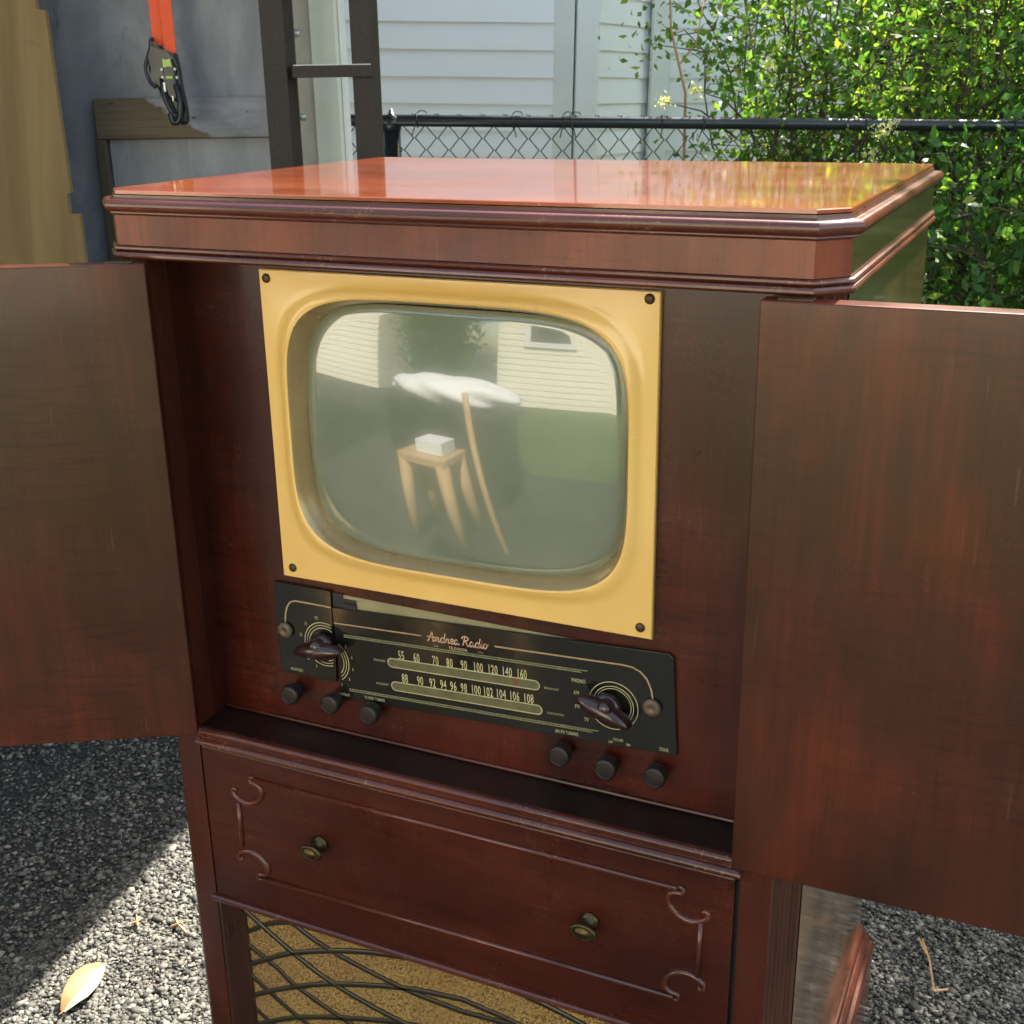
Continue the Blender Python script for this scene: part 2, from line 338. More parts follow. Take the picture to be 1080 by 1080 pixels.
# --- sides, posts
zt=.5154
for s in(0,1):
    X=W+A+C if s else -A-C
    bm=BM(); box(bm,min(X,X-(.016 if s else -.016)),max(X,X-(.016 if s else -.016)),C+.0005,D,G-.45,G+zt)
    build('side_panel',bm,M['side'],cab)
    bm=BM(); sx=lambda x:(W+x) if s else -x
    pts=[(sx(.0),.03),(sx(.0),.0),(sx(A),.0)]
    build('post',(lambda b:(prism(b,[(sx(.0),.03),(sx(.0),.0),(sx(A),.0),(sx(A),.03)],.02,G+zt,'z'),b)[1])(bm),M['post'],cab)
    # fluted canted corner
    bm=BM(); P=[]
    nfl=3; u=Vector((C,C,0))/math.sqrt(2)/1; L=C*math.sqrt(2); e1=Vector((1,1,0)).normalized(); nn=Vector((1,-1,0)).normalized()
    seq=[(0,0),(.04,0)]
    for k in range(nfl):
        a0=.09+k*.29; a1=a0+.24
        seq+= [(a0,0)]+[(a0+(a1-a0)*j/6,-.0026*math.sin(math.pi*j/6)) for j in range(1,6)]+[(a1,0)]
    seq+=[(1,0)]
    for a_,o_ in seq: q=Vector((A,0,0))+e1*(a_*L)+nn*o_; P.append((sx(q.x),q.y))
    P+= [(sx(A+C),.03),(sx(A+.0005),.03)]
    prism(bm,P,.03,G+zt,'z'); build('fluted_corner',bm,M['flute'],cab)
# --- plinth
build('plinth',sweep([(-.012,-.423),(.0008,-.4235),(.0035,-.4255),(.0060,-.430),(.0062,-.435),(.0058,-.4375),(.0090,-.4385),(.0122,-.443),(.0130,-.449),(.0122,-.4535),(.0118,-.4555),(.0165,-.457),(.0192,-.462),(.0196,-.468),(.0185,-.474),(.0185,-.577),(-.012,-.578)][::-1],False,False),M['trim'],cab,auto=40)
bm=BM(); box(bm,-A-C+.004,W+A+C-.004,D-.008,D-.002,G-.5,G+zt); build('back_board',bm,M['dark'],cab)
# --- recess
bm=BM(); box(bm,-.012,0,.0303,d+.03,G+.0,G+zt); build('inner_cheek',bm,M['front'],cab)
bm=BM(); box(bm,W,W+.012,.0312,d+.03,G+.0,G+zt); box(bm,W-.0006,W,.001,d+.03,G+.0,G+zt); build('inner_cheek',bm,M['front'],cab)
def tvshape(cx,cz,hx,hz,n,seg=96):
    out=[]
    for k in range(seg):
        t=2*math.pi*k/seg; c_,s_=math.cos(t),math.sin(t)
        out.append((cx+hx*abs(c_)**(2/n)*(1 if c_>0 else -1),cz+hz*abs(s_)**(2/n)*(1 if s_>0 else -1)))
    return out
def face_panel():
    bm=BM(); cx,cz,sg=.2958,.3530,160; out=[];inn=[]
    for k in range(sg):
        t=2*math.pi*k/sg; c_,s_=math.cos(t),math.sin(t); ax=(W-cx) if c_>0 else cx; az=(zt-cz) if s_>0 else (cz-.0161); q=min(ax/max(abs(c_),1e-9),az/max(abs(s_),1e-9)); out.append([cx+c_*q,cz+s_*q])
        r_=1/((abs(c_)/.174)**4.5+(abs(s_)/.1305)**4.5)**(1/4.5); inn.append((cx+c_*r_,cz+s_*r_))
    for qx,qz in((0,.0161),(0,zt),(W,.0161),(W,zt)):
        i=min(range(sg),key=lambda i:(out[i][0]-qx)**2+(out[i][1]-qz)**2); out[i]=[qx,qz]
    rs=[[bm.verts.new((a,y,G+b)) for a,b in L] for L,y in((out,d+.012),(out,d),(inn,d),(inn,d+.012))]
    for a,b in zip(rs,rs[1:]):
        for k in range(sg): bm.faces.new((a[k],a[(k+1)%sg],b[(k+1)%sg],b[k]))
    build('face_panel',bm,M['front'],cab)
face_panel()
bm=BM(); box(bm,0,W,.0005,d,G+.002,G+.0158); build('shelf_floor',bm,M['dark'],cab)
# thin bead at the foot of the panel
bm=BM(); tube(bm,[(0.001,d-.001,G+.0185),(W-.001,d-.001,G+.0185)],.0022,8); build('panel_bead',bm,M['front'],cab)
# --- ledge above the drawer
bm=BM(); prof=[(.004,.0162),(-.0015,.0168),(-.004,.0150),(-.0045,.0125),(-.003,.0100),(-.0012,.0072),(-.0012,.0052),(-.0045,.0046),(-.0066,.0022),(-.0068,-.0006),(-.0050,-.0028),(-.002,-.0040),(.004,-.0042)]
for x0,x1 in((.0005,W+.001),):
    va=[bm.verts.new((x0,y,z+G)) for y,z in prof]; vb=[bm.verts.new((x1,y,z+G)) for y,z in prof]
    for i in range(len(prof)-1): bm.faces.new((va[i],vb[i],vb[i+1],va[i+1]))
    bm.faces.new(va); bm.faces.new(vb[::-1])
build('ledge_moulding',bm,M['trim'],cab,auto=60)
# --- drawer
bm=BM(); box(bm,.0022,W-.0048,-.0008,.018,G-.1975,G-.0062,.0012); dr=build('drawer_front',bm,M['drawer'],cab)
bm=BM(); box(bm,0,W,.008,.03,G-.2,G+.0); build('drawer_gap_shade',bm,M['black'],cab)  # solid black block, painted as the shade in the gap round the drawer
def mould(bm,pts,r=.0026):
    P=[Vector((a,-.0018,G+b)) for a,b in pts]; tube(bm,P,r,8)
bm=BM()
mould(bm,[(.070,-.0318),(.5405,-.0308)]); mould(bm,[(.070,-.1572),(.5405,-.1540)]); mould(bm,[(.0462,-.066),(.0455,-.121)]); mould(bm,[(.5640,-.061),(.5632,-.122)])
def scroll(bm,flipx,flipz,cx,cz,pts):
    pp=[Vector((cx+(-a if flipx else a),-.0012,G+cz+(-b if flipz else b))) for a,b in pts]
    s=spline(pp,6); n=len(s); rr=[.0012+.0022*math.sin(math.pi*min(1,max(0,(i/(n-1)))))**.6 for i in range(n)]
    rr[0]=rr[-1]=.0012; tube(bm,s,rr,8)
    for e in(pp[1],pp[-2]): 
        tube(bm,[e+Vector((0,.0005,0)),e+Vector((0,-.0022,0))],[.0028,.0014],10)
# scroll traced for the upper left corner relative to (.0467,-.0335)
TL=[(.0228,.0035),(.0195,.0035),(.0175,.0005),(.0195,-.0030),(.0245,-.0035),(.0295,-.0060),(.0318,-.0115),(.0300,-.0190),(.0230,-.0262),(.0130,-.0300),(.0040,-.0290),(-.0030,-.0255),(-.0065,-.0205),(-.0055,-.0165),(-.0025,-.0165),(-.0015,-.0195)]
scroll(bm,False,False,.0467,-.0335,TL); scroll(bm,True,False,.5640,-.0325,TL); scroll(bm,False,True,.0455,-.1562,TL); scroll(bm,True,True,.5632,-.1525,TL)
build('scroll_moulding',bm,M['trim'],dr,smooth=True)
def dknob(x,z):
    bm=BM(); o=(x,-.0008,G+z)
    lathe(bm,[(0.0001,.0005),(.0095,.0005),(.0100,.0022),(.0070,.0036),(.0042,.006),(.0036,.011),(.0050,.0145),(.0095,.0165),(.0112,.0185),(.0108,.0205),(.0085,.0215),(.0078,.0208),(.006,.0222),(.003,.0235),(0,.0238)],28,o)
    for v in bm.verts: v.co.x=x+(v.co.x-x)*(1.25 if v.co.y<-.013 else 1.0); v.co.z=G+z+(v.co.z-G-z)*(.82 if v.co.y<-.013 else 1.)
    build('knob',bm,M['brass'],dr,smooth=True)
dknob(.1485,-.0905); dknob(.4550,-.0935)
# --- grille below
bm=BM(); tube(bm,[(-.004,-.001,G-.2035),(W+.0,-.001,G-.2035)],.0042,10); box(bm,0,W,.0,.022,G-.208,G-.1985); build('lower_bead',bm,M['trim'],cab,smooth=False)
for s in(0,1):
    bm=BM(); sx=(lambda x:W-x) if s else (lambda x:x)
    prism(bm,[(sx(.0002),.001),(sx(.0045),.001),(sx(.007),.006),(sx(.019),.0215),(sx(.022),.030),(sx(.0002),.030)],.06,G-.2085,'z'); build('grille_stile',bm,M['flute'],cab)
bm=BM(); box(bm,.018,W-.018,.0245,.030,G-.505,G-.2085); gc=build('grille_cloth',bm,M['cloth'],cab)
bm=BM(); box(bm,.0,W,.002,.029,.03,G-.500,.002); build('lower_rail',bm,M['post'],cab)
bm=BM(); half=[
 [(.005,-.2235),(.0197,-.2339),(.0832,-.2734),(.1377,-.299),(.216,-.3191),(.299,-.327)],
 [(.060,-.2110),(.0869,-.2314),(.1348,-.2525),(.2257,-.2725),(.299,-.2785)],
 [(.002,-.2715),(.0122,-.2791),(.0556,-.3013),(.083,-.3205),(.1558,-.349),(.24,-.372),(.299,-.379)],
 [(.005,-.316),(.0169,-.3254),(.083,-.3659),(.16,-.397),(.24,-.418),(.299,-.426)],
 [(.005,-.365),(.0169,-.374),(.083,-.413),(.16,-.443),(.24,-.465),(.299,-.472)],
 [(.005,-.2735),(.0163,-.2656),(.0493,-.2432),(.0871,-.2287),(.14,-.2105)],
 [(.005,-.319),(.0185,-.3097),(.0751,-.276),(.1348,-.2525),(.1902,-.2369),(.2574,-.2261),(.299,-.2235)],
 [(.003,-.364),(.015,-.3566),(.0789,-.3219),(.1378,-.2976),(.2257,-.2725),(.299,-.262)],
 [(.003,-.409),(.015,-.401),(.0509,-.3803),(.0873,-.363),(.1486,-.3421),(.2257,-.3215),(.299,-.311)],
 [(.003,-.456),(.015,-.448),(.0789,-.411),(.1486,-.388),(.2257,-.368),(.299,-.358)],
 [(.015,-.494),(.0789,-.457),(.1486,-.434),(.2257,-.414),(.299,-.405)]]
for j,h in enumerate(half):
    for s in(0,1):
        pp=[((W-a) if s else a,b+G) for a,b in h]; sp=[(v.x,v.y) for v in [Vector((p.x,p.y)) for p in spline([Vector((a,b,0)) for a,b in pp],6)]]
        sp=[q for q in sp if .012<q[0]<W-.012 and q[1]<G-.209]
        ribbon(bm,sp,.0060,.0215+.00030*(j%6)+.0001*s,.0242-.0003*s)
build('grille_lattice',bm,M['lattice'],cab,auto=50)
# --- yellow mask round the screen
bm=BM(); seg=160
X0,X1,Z0,Z1=.0955,.4947,.1903,.5052; cx,cz=.2958,.3530
def ring(pts,y): return [bm.verts.new((a,y,G+b)) for a,b in pts]
def rect_ring(x0,x1,z0,z1):
    out=[]
    for k in range(seg):
        t=2*math.pi*k/seg; c_,s_=math.cos(t),math.sin(t)
        ax=(x1-cx) if c_>0 else (cx-x0); az=(z1-cz) if s_>0 else (cz-z0)
        # snap nearest sample to each corner
        q=[1,1]
        m=max(abs(c_)/ax*ax,1e-9)
        sc_=min(ax/max(abs(c_),1e-9),az/max(abs(s_),1e-9)); out.append([cx+c_*sc_,cz+s_*sc_])
    for qx,qz in((x0,z0),(x0,z1),(x1,z0),(x1,z1)):
        i=min(range(seg),key=lambda i:(out[i][0]-qx)**2+(out[i][1]-qz)**2); out[i]=[qx,qz]
    return out
yf=d-.0055
def tv(hx,hz,n=3.5): 
    # sample by angle of the ray so that rings line up with the rectangle
    out=[]
    for k in range(seg):
        t=2*math.pi*k/seg; c_,s_=math.cos(t),math.sin(t)
        r_=1/((abs(c_)/hx)**n+(abs(s_)/hz)**n)**(1/n); out.append((cx+c_*r_,cz+s_*r_))
    return out
HX,HZ=.1765,.1330
rings=[ring(rect_ring(X0,X1,Z0,Z1),d+.0002),ring(rect_ring(X0,X1,Z0,Z1),yf+.0012),ring(rect_ring(X0+.001,X1-.001,Z0+.001,Z1-.001),yf),
 ring(tv(HX+.014,HZ+.0135,5.2),yf),ring(tv(HX+.009,HZ+.009,5.),yf-.0006),ring(tv(HX+.006,HZ+.006,4.8),yf-.0022),ring(tv(HX+.003,HZ+.003,4.6),yf-.0040),ring(tv(HX,HZ,4.5),yf-.0048),ring(tv(HX-.002,HZ-.002,4.5),yf-.0040)]
for a,b in zip(rings,rings[1:]):
    for k in range(seg): bm.faces.new((a[k],a[(k+1)%seg],b[(k+1)%seg],b[k]))
bz=build('screen_mask',bm,M['yellow'],cab,auto=30)
bm=BM(); rings=[ring(tv(HX-.0018,HZ-.0018,4.5),yf-.0041),ring(tv(HX-.0040,HZ-.0035,4.5),yf-.001),ring(tv(HX-.0070,HZ-.0060,4.5),yf+.006),ring(tv(HX-.0100,HZ-.0080,4.5),yf+.014),ring(tv(HX-.0122,HZ-.0092,4.5),yf+.0235),ring(tv(HX-.0128,HZ-.0100,4.5),yf+.0265),ring(tv(HX-.0165,HZ-.0140,4.5),yf+.0275),ring(tv(HX-.0165,HZ-.0140,4.5),yf+.032)]
for a,b in zip(rings,rings[1:]):
    for k in range(seg): bm.faces.new((a[k],a[(k+1)%seg],b[(k+1)%seg],b[k]))
build('screen_surround',bm,M['liner'],bz,smooth=True)
for x,z in((.1042,.4967),(.4851,.4986),(.4836,.2012),(.1082,.2013)):
    bm=BM(); lathe(bm,[(.0001,0),(.0042,0),(.0046,.0004),(.0044,.0012),(.003,.0021),(0,.0026)],16,(x,yf,G+z))
    build('screw',bm,M['screwm'],bz,smooth=True)
# picture tube face: a real bulged glass
bm=BM(); hx,hz=HX-.0108,HZ-.0080; N=40; cy=yf+.0255; bulge=.026; rs=[]
for i in range(N+1):
    f_=i/N; rr=[]
    if i==0: rs.append([bm.verts.new((cx,cy-bulge,G+cz-.001))]); continue
    for k in range(seg):
        t=2*math.pi*k/seg; c_,s_=math.cos(t),math.sin(t); n=2+2.6*f_
        r_=f_/((abs(c_)/hx)**n+(abs(s_)/hz)**n)**(1/n); x,z=c_*r_,s_*r_
        q=(x/hx)**2*.62+(z/hz)**2*.48
        e_=max(0,(f_-.94)/.06)
        rr.append(bm.verts.new((cx+x,cy-bulge*(1-q*.80)+.003*e_*e_,G+cz-.001+z)))
    rs.append(rr)
for a,b in zip(rs,rs[1:]):
    for k in range(seg):
        k2=(k+1)%seg
        if len(a)==1: bm.faces.new((a[0],b[k],b[k2]))
        else: bm.faces.new((a[k],a[k2],b[k2],b[k]))
build('picture_tube',bm,M['screen'],cab,smooth=True)
# --- dial: two pieces of black glass, the right one slipped and turned
yg=.0475; yp=yg-.0004; ang=.043
OA=Vector((.0816,0,.1812)); OB=Vector((.1515,0,.1636)); EX=Vector((math.cos(ang),0,math.sin(ang))); EZ=Vector((-math.sin(ang),0,math.cos(ang)))
def fa(s,t): return Vector((OA.x+s,0,OA.z+t))           # left piece frame
def fb(s,t): return OB+EX*s+EZ*t                         # right piece frame
bm=BM(); prism(bm,[(.160,G+.085),(.508,G+.085),(.43,G+.1745),(.30,G+.1764),(.160,G+.1780)],d-.0009,d-.0001); bk=build('dial_backing',bm,M['backing'],cab)
bm=BM(); box(bm,.1518,.1640,d-.002,d-.0009,G+.150,G+.1792); box(bm,.1640,.1795,d-.0018,d-.0009,G+.150,G+.1742); box(bm,.1655,.1800,d-.0035,d-.0018,G+.155,G+.1700); build('dial_bracket',bm,M['black'],cab)
def plate(pts,fr):
    bm=BM(); prism(bm,[(lambda v:(v.x,v.z+G))(fr(*p)) for p in pts],yg,d-.0012,bev=.0005); return bm
gA=build('dial_glass',plate([(0,0),(.0693,0),(.0693,-.054),(.0705,-.075),(.0690,-.1034),(0,-.1034)],fa),M['dial'],cab)
gB=build('dial_glass',plate([(0,0),(.360,0),(.364,-.004),(.366,-.1034),(-.0015,-.1034),(.0008,-.060)],fb),M['dial'],cab)
def pline(bm,pts,w,fr,y=yp,close=False,lift=0):
    P=[fr(*p) for p in pts]; n=len(P)
    L=[]
    for i,p in enumerate(P):
        if close: t=(P[(i+1)%n]-P[(i-1)%n]).normalized()
        else: t=(P[min(i+1,n-1)]-P[max(i-1,0)]).normalized()
        nn=Vector((-t.z,0,t.x)); L.append([bm.verts.new((p.x+nn.x*w/2*s,y-lift,G+p.z+nn.z*w/2*s)) for s in(1,-1)])
    for i in range(n if close else n-1): a,b=L[i],L[(i+1)%n]; bm.faces.new((a[0],a[1],b[1],b[0]))
def arc(cx_,cz_,r_,a0,a1,n=24): return [(cx_+r_*math.cos(R(a0+(a1-a0)*k/n)),cz_+r_*math.sin(R(a0+(a1-a0)*k/n))) for k in range(n+1)]
def text(bm,s,cs,ct,h,fr,xs=.6,extra=.0,align='CENTER',shear=0.,rot=0.,y=yp):
    cu=bpy.data.curves.new('t','FONT'); cu.body=s; cu.size=1; cu.align_x=align; cu.resolution_u=2; cu.offset=extra; cu.shear=shear; cu.space_character=1.08
    ob=bpy.data.objects.new('t',cu); COL.objects.link(ob); bpy.context.view_layer.update()
    me=bpy.data.meshes.new_from_object(ob.evaluated_get(bpy.context.evaluated_depsgraph_get()))
    k=h/.70
    for v in me.vertices:
        x=v.co.x*k*xs; z=(v.co.y-.35)*k; x,z=x*math.cos(rot)-z*math.sin(rot),x*math.sin(rot)+z*math.cos(rot)
        p=fr(cs+x,ct+z); v.co=(p.x,y,G+p.z)
    bm.from_mesh(me); bpy.data.objects.remove(ob); bpy.data.meshes.remove(me); bpy.data.curves.remove(cu)
dsB=lambda x:(x-OB.x)                       # world x -> s on right piece (small angle)
# cream print, right piece
bm=BM()
for xs_,t in(([(.2294,'55'),(.247,'60'),(.2685,'70'),(.2845,'80'),(.3004,'90'),(.3160,'100'),(.3318,'120'),(.3472,'140'),(.3629,'160')],-.0425),([(.2314,'88'),(.249,'90'),(.2632,'92'),(.2755,'94'),(.2868,'96'),(.2985,'98'),(.3118,'100'),(.3252,'102'),(.3392,'104'),(.3537,'106'),(.3687,'108')],-.0678)):
    for x,s in xs_: text(bm,s,dsB(x),t,.0098,fb,.50,.012)
for x0,x1,t in((.2134,.3808,-.0524),(.2153,.3822,-.0785)):
    a,b=dsB(x0)+.0045,dsB(x1)-.0045; r_=.0048
    pline(bm,arc(a,t,r_,90,270)+arc(b,t,r_,-90,90),.0011,fb,yp-.0002,True)
for r_,w in((.0245,.0008),(.0202,.0008),(.0178,.0007)): pline(bm,arc(.3036+.001,-.0612,r_,0,360,64)[:-1],w,fb,yp,True)
for r_,w in((.0245,.0009),(.0215,.0007),(.0185,.0008)): pline(bm,arc(-.0105,-.0612,r_,-62,62,32)if 0 else [p for p in arc(-.0105,-.0612,r_,-115,90,48) if p[0]>.0022],w,fb)
for s,x,t,h in(('PHONO',.4239-.002,-.0405,.0042),('AM',.4191,-.0535,.0042),('FM',.4196,-.0680,.0042),('TV',.4285,-.0805,.0042),('AM-FM TUNING',.4074,-.0997+.0015,.0036),('VOLUME',.4600,-.0965,.0028),('OFF',.4525,-.1000,.0027),('ON',.4700,-.1000,.0027),('TONE',.5050,-.0985,.0036),('TV FINE TUNING',.1926,-.0975,.0034)): text(bm,s,dsB(x),t,h,fb,.62,.008)
for s,x,t in(('BROADCAST',.3937,-.0535),('MODULATION',.3966,-.0800),('STANDARD',.2030,-.0520),('FREQUENCY',.2040,-.0785)): text(bm,s,dsB(x),t,.0023,fb,.75)
for k,(s,a) in enumerate((('3',40),('4',14),('5',-12),('6',-38),('7',-64))): text(bm,s,-.0105+.0295*math.cos(R(a)),-.0612+.0295*math.sin(R(a)),.0034,fb,.6,.008)
text(bm,'CONTRAST',.004,-.0985,.003,fb,.6,.006)
build('dial_lettering',bm,M['print_cream'],gB)
bm=BM()
for r_,w in((.0245,.0009),(.0215,.0007),(.0185,.0008)): pline(bm,[p for p in arc(.0584,-.0617,r_,60,300,48) if p[0]<.0685],w,fa)
for s,a in(('12',168),('13',138),('FM',106),('11',198),('10',222),('9',246)): 
    text(bm,s,.0584+.0300*math.cos(R(a)),-.0617+.0300*math.sin(R(a)),.0036,fa,.6,.008)
text(bm,'BRIGHTNESS',.0205,-.0980,.0032,fa,.55,.006)
build('dial_lettering',bm,M['print_cream'],gA)
bm=BM(); pline(bm,[(.0105,-.046),(.0120,-.034),(.0145,-.0265),(.0185,-.0205),(.0250,-.0178),(.0690,-.0178)],.0017,fa); build('dial_border',bm,M['print_copper'],gA)
bm=BM(); pline(bm,[(.0005,-.0173),(.1030,-.0173)],.0015,fb); pline(bm,[(.1840,-.0173),(.3150,-.0173),(.3240,-.0182),(.3320,-.0215),(.3385,-.0285),(.3425,-.0390),(.3440,-.0520)],.0017,fb); build('dial_border',bm,M['print_copper'],gB)
bm=BM()
for t in(-.0302,-.0918):
    L_=.2800 if t>-.05 else .2890
    pline(bm,[(.0110,t+.0011),(L_,t+.0011)],.0010,fb); pline(bm,[(.0110,t-.0011),(L_-.006,t-.0011)],.0010,fb)
    x=.012
    while x<L_-.008: pline(bm,[(x,t-.0006),(x+.0016,t+.0006)],.0006,fb,yp-.0001); x+=.0030
build('dial_bands',bm,M['print_green'],gB)
bm=BM()
for x0,x1,t in((.2134,.3808,-.0524),(.2153,.3822,-.0785)):
    a,b=dsB(x0)+.0045,dsB(x1)-.0045; P=arc(a,t,.0042,90,270,10)+arc(b,t,.0042,-90,90,10)
    bm.faces.new([bm.verts.new((fb(*p).x,yp,G+fb(*p).z)) for p in P])
build('dial_slots',bm,M['slot'],gB)
bm=BM(); pline(bm,[(dsB(.3560),-.0485),(dsB(.3560),-.0563)],.0034,fb,yp-.0003); build('tuning_needle',bm,M['needle'],gB)
# the script on top of the dial, drawn as pen strokes
ST={'A':[[(0,.05),(.12,.0),(.35,.55),(.55,1.0),(.62,.5),(.68,.08),(.8,.0),(.95,.15)],[(-.05,.42),(.25,.5),(.72,.42),(.9,.5)]],
'n':[[(0,.1),(.12,.5),(.15,.0)],[(.15,.25),(.3,.5),(.42,.42),(.42,.05),(.55,.02),(.65,.12)]],
'd':[[(.45,.42),(.25,.52),(.08,.3),(.12,.02),(.3,.0),(.47,.3)],[(.58,1.0),(.5,.5),(.45,.08),(.55,.0),(.68,.12)]],
'r':[[(0,.12),(.12,.52),(.2,.42),(.35,.46),(.33,.1),(.42,0),(.55,.12)]],
'e':[[(0,.15),(.2,.2),(.4,.4),(.28,.54),(.1,.4),(.1,.1),(.25,0),(.42,.05),(.52,.15)]],
'a':[[(.42,.42),(.22,.52),(.06,.3),(.1,.02),(.25,.0),(.4,.25),(.44,.5),(.42,.08),(.52,.0),(.66,.12)]],
'R':[[(.1,.0),(.2,.5),(.3,.95)],[(-.08,.7),(.05,.95),(.4,1.0),(.68,.85),(.6,.6),(.3,.5),(.5,.3),(.65,.0),(.85,.08)]],
'i':[[(0,.12),(.12,.5),(.1,.08),(.2,0),(.32,.12)],[(.17,.72),(.19,.78)]],
'o':[[(.25,.52),(.07,.35),(.1,.05),(.28,.0),(.42,.25),(.35,.48),(.25,.52),(.4,.42),(.6,.48)]]}
bm=BM(); x=dsB(.2612); k=.0098
for word in('Andrea','Radio'):
    for ch in word:
        for stp in ST[ch]:
            q=[(x+p.x*k*.95+p.y*k*.10,-.0213+p.y*k) for p in spline([Vector((a,b,0)) for a,b in stp],5)]
            pline(bm,q,.00125,fb,yp-.0001)
        x+=k*{'A':.92,'n':.62,'d':.66,'r':.52,'e':.50,'a':.64,'R':.86,'i':.30,'o':.55}[ch]*.95
    x+=k*.30
text(bm,'TELEVISION',dsB(.2950),-.0262,.0032,fb,.80,.012); text(bm,'SHARP',dsB(.2705),-.0262,.0015,fb,.8); text(bm,'FOCUS',dsB(.3200),-.0262,.0015,fb,.8)
build('dial_script',bm,M['print_pink'],gB)
# corner buttons
for x,z in((.0925,.1280),(.4968,.1225)):
    bm=BM(); lathe(bm,[(.0001,0),(.0085,0),(.0092,.0015),(.0090,.003),(.0065,.0045),(.0030,.0046),(.0022,.0036),(0,.0034)],24,(x,yg-.0006,G+z)); build('corner_button',bm,M['button'],cab,smooth=True)
# pointer knobs
def pointer(x,z,ang_):
    bm=BM(); lathe(bm,[(.0001,0),(.0150,0),(.0152,.003),(.0140,.0055),(.0100,.0075),(0,.0078)],32)
    lathe(bm,[(.0078,.004),(.0078,.0135),(.0066,.0165),(.0040,.0182),(0,.0188)],20,(0,0,.0055))
    n=18; top=[];mid=[];bot=[]
    for i in range(n+1):
        s=-1+2*i/n; w=.0095*(1-abs(s)**1.8)**.6+.0008; L_=.0285*s
        h=.0190-.0045*s*s
        for lst,f_,y in((bot,.8,-.0045),(mid,1.,-h*.55),(top,.45,-h)): lst.append((L_,w*f_,y))
    def col(sg,lst): return [bm.verts.new((a,y,sg*w)) for a,w,y in lst]
    c=[col(1,bot),col(1,mid),col(1,top),col(-1,top),col(-1,mid),col(-1,bot)]
    for a,b in zip(c,c[1:]):
        for i in range(n): bm.faces.new((a[i],a[i+1],b[i+1],b[i]))
    bm.faces.new([q[0] for q in c]); bm.faces.new([q[-1] for q in c][::-1])
    bmesh.ops.recalc_face_normals(bm,faces=bm.faces[:])
    bm.transform(Matrix.Translation((x,yg-.006,G+z))@Matrix.Rotation(ang_,4,'Y'))
    k_=build('pointer_knob',bm,M['bakelite'],cab,smooth=True)
    b2=BM(); lathe(b2,[(.0001,0),(.006,0),(.006,.0062)],20,(x,yg-.0002,G+z)); build('shaft',b2,M['screwm'],k_)
pointer(.1415,.1193,-.13); pointer(.4545,.1160,.38)
# small knobs
for x,z in((.1004,.0590),(.1499,.0583),(.1967,.0562),(.4092,.0576),(.4566,.0545),(.5051,.0572)):
    bm=BM(); lathe(bm,[(.0001,0),(.0055,0),(.0055,.006),(.0088,.0065),(.0104,.010),(.0108,.016),(.0106,.0196),(.0099,.0208),(.0088,.0212),(.0082,.0206),(.0050,.0209),(0,.0211)],28,(x,d-.0002,G+z)); build('control_knob',bm,M['knob'],cab,auto=40)
# --- doors
def door(O,la,sag,wd,h,side):
    sx=-1 if side=='L' else 1
    u=Vector((sx*math.cos(la),-math.sin(la),0)); w=Vector((0,0,1)); U=math.cos(sag)*u-math.sin(sag)*w; V=math.sin(sag)*u+math.cos(sag)*w
    n=Vector((-u.y,u.x,0)); 
    if n.y<0: n=-n
    bm=BM(); vs=box(bm,0,wd,0,.0205,0,h,.0013); T=Matrix((( U.x,n.x,V.x,O[0]),(U.y,n.y,V.y,O[1]),(U.z,n.z,V.z,O[2]+G),(0,0,0,1)))
    bm.transform(T); dd=build('door',bm,M['door'],cab); 
    bm=BM(); box(bm,.012,.038,.004,.016,h,h+.0012,.0003); bm.transform(T); build('pivot_hinge',bm,M['screwm'],dd); bm=BM(); box(bm,.012,.038,.004,.016,-.0012,0,.0003); bm.transform(T); build('pivot_hinge',bm,M['screwm'],dd)
door((.0166,-.0196,.0205),.5285,0.,.296,.4945,'L')
door((.5936,-.0217,.0196),-.0097,-.0028,.296,.4950,'R')

# ------------------------------------------------------------------ driveway
def struct(name,bm,mat,kind='structure'): o=build(name,bm,mat); o['kind']=kind; return o
bm=BM(); bmesh.ops.create_grid(bm,x_segments=40,y_segments=40,size=150); struct('driveway',bm,M['asphalt'])
# loose surface aggregate near the cabinet, thinned on the left to darken the shaded driveway
rg=np.random.default_rng(3)
def chips(n,areas,zs=.004):
    base=np.array([(1,0,0),(-1,0,0),(0,1,0),(0,-1,0),(0,0,1),(0,0,-1),(.7,.7,.5),(-.7,-.6,.4)])[:6]
    fc=np.array([(0,2,4),(2,1,4),(1,3,4),(3,0,4),(2,0,5),(1,2,5),(3,1,5),(0,3,5)])
    P=[]
    for (x0,x1,y0,y1,c) in areas: P.append(np.column_stack([rg.uniform(x0,x1,c),rg.uniform(y0,y1,c)]))
    P=np.concatenate(P); n=len(P)
    s=rg.gamma(3.2,.00105,n)[:,None,None]+.0011
    v=base[None]*s*np.array([1,.78,.42])*rg.uniform(.65,1.3,(n,6,3))
    a=rg.uniform(0,6.28,n); tx=rg.normal(0,.24,n); ty=rg.normal(0,.24,n)
    x,y,z=v[...,0],v[...,1],v[...,2]
    y,z=y*np.cos(tx)[:,None]-z*np.sin(tx)[:,None],y*np.sin(tx)[:,None]+z*np.cos(tx)[:,None]
    x,z=x*np.cos(ty)[:,None]+z*np.sin(ty)[:,None],-x*np.sin(ty)[:,None]+z*np.cos(ty)[:,None]
    x,y=x*np.cos(a)[:,None]-y*np.sin(a)[:,None],x*np.sin(a)[:,None]+y*np.cos(a)[:,None]
    V=np.stack([x+P[:,0:1],y+P[:,1:2],z+rg.uniform(-.0005,.0035,n)[:,None]],-1).reshape(-1,3)
    Fc=(fc[None]+6*np.arange(n)[:,None,None]).reshape(-1,3)
    return V,Fc
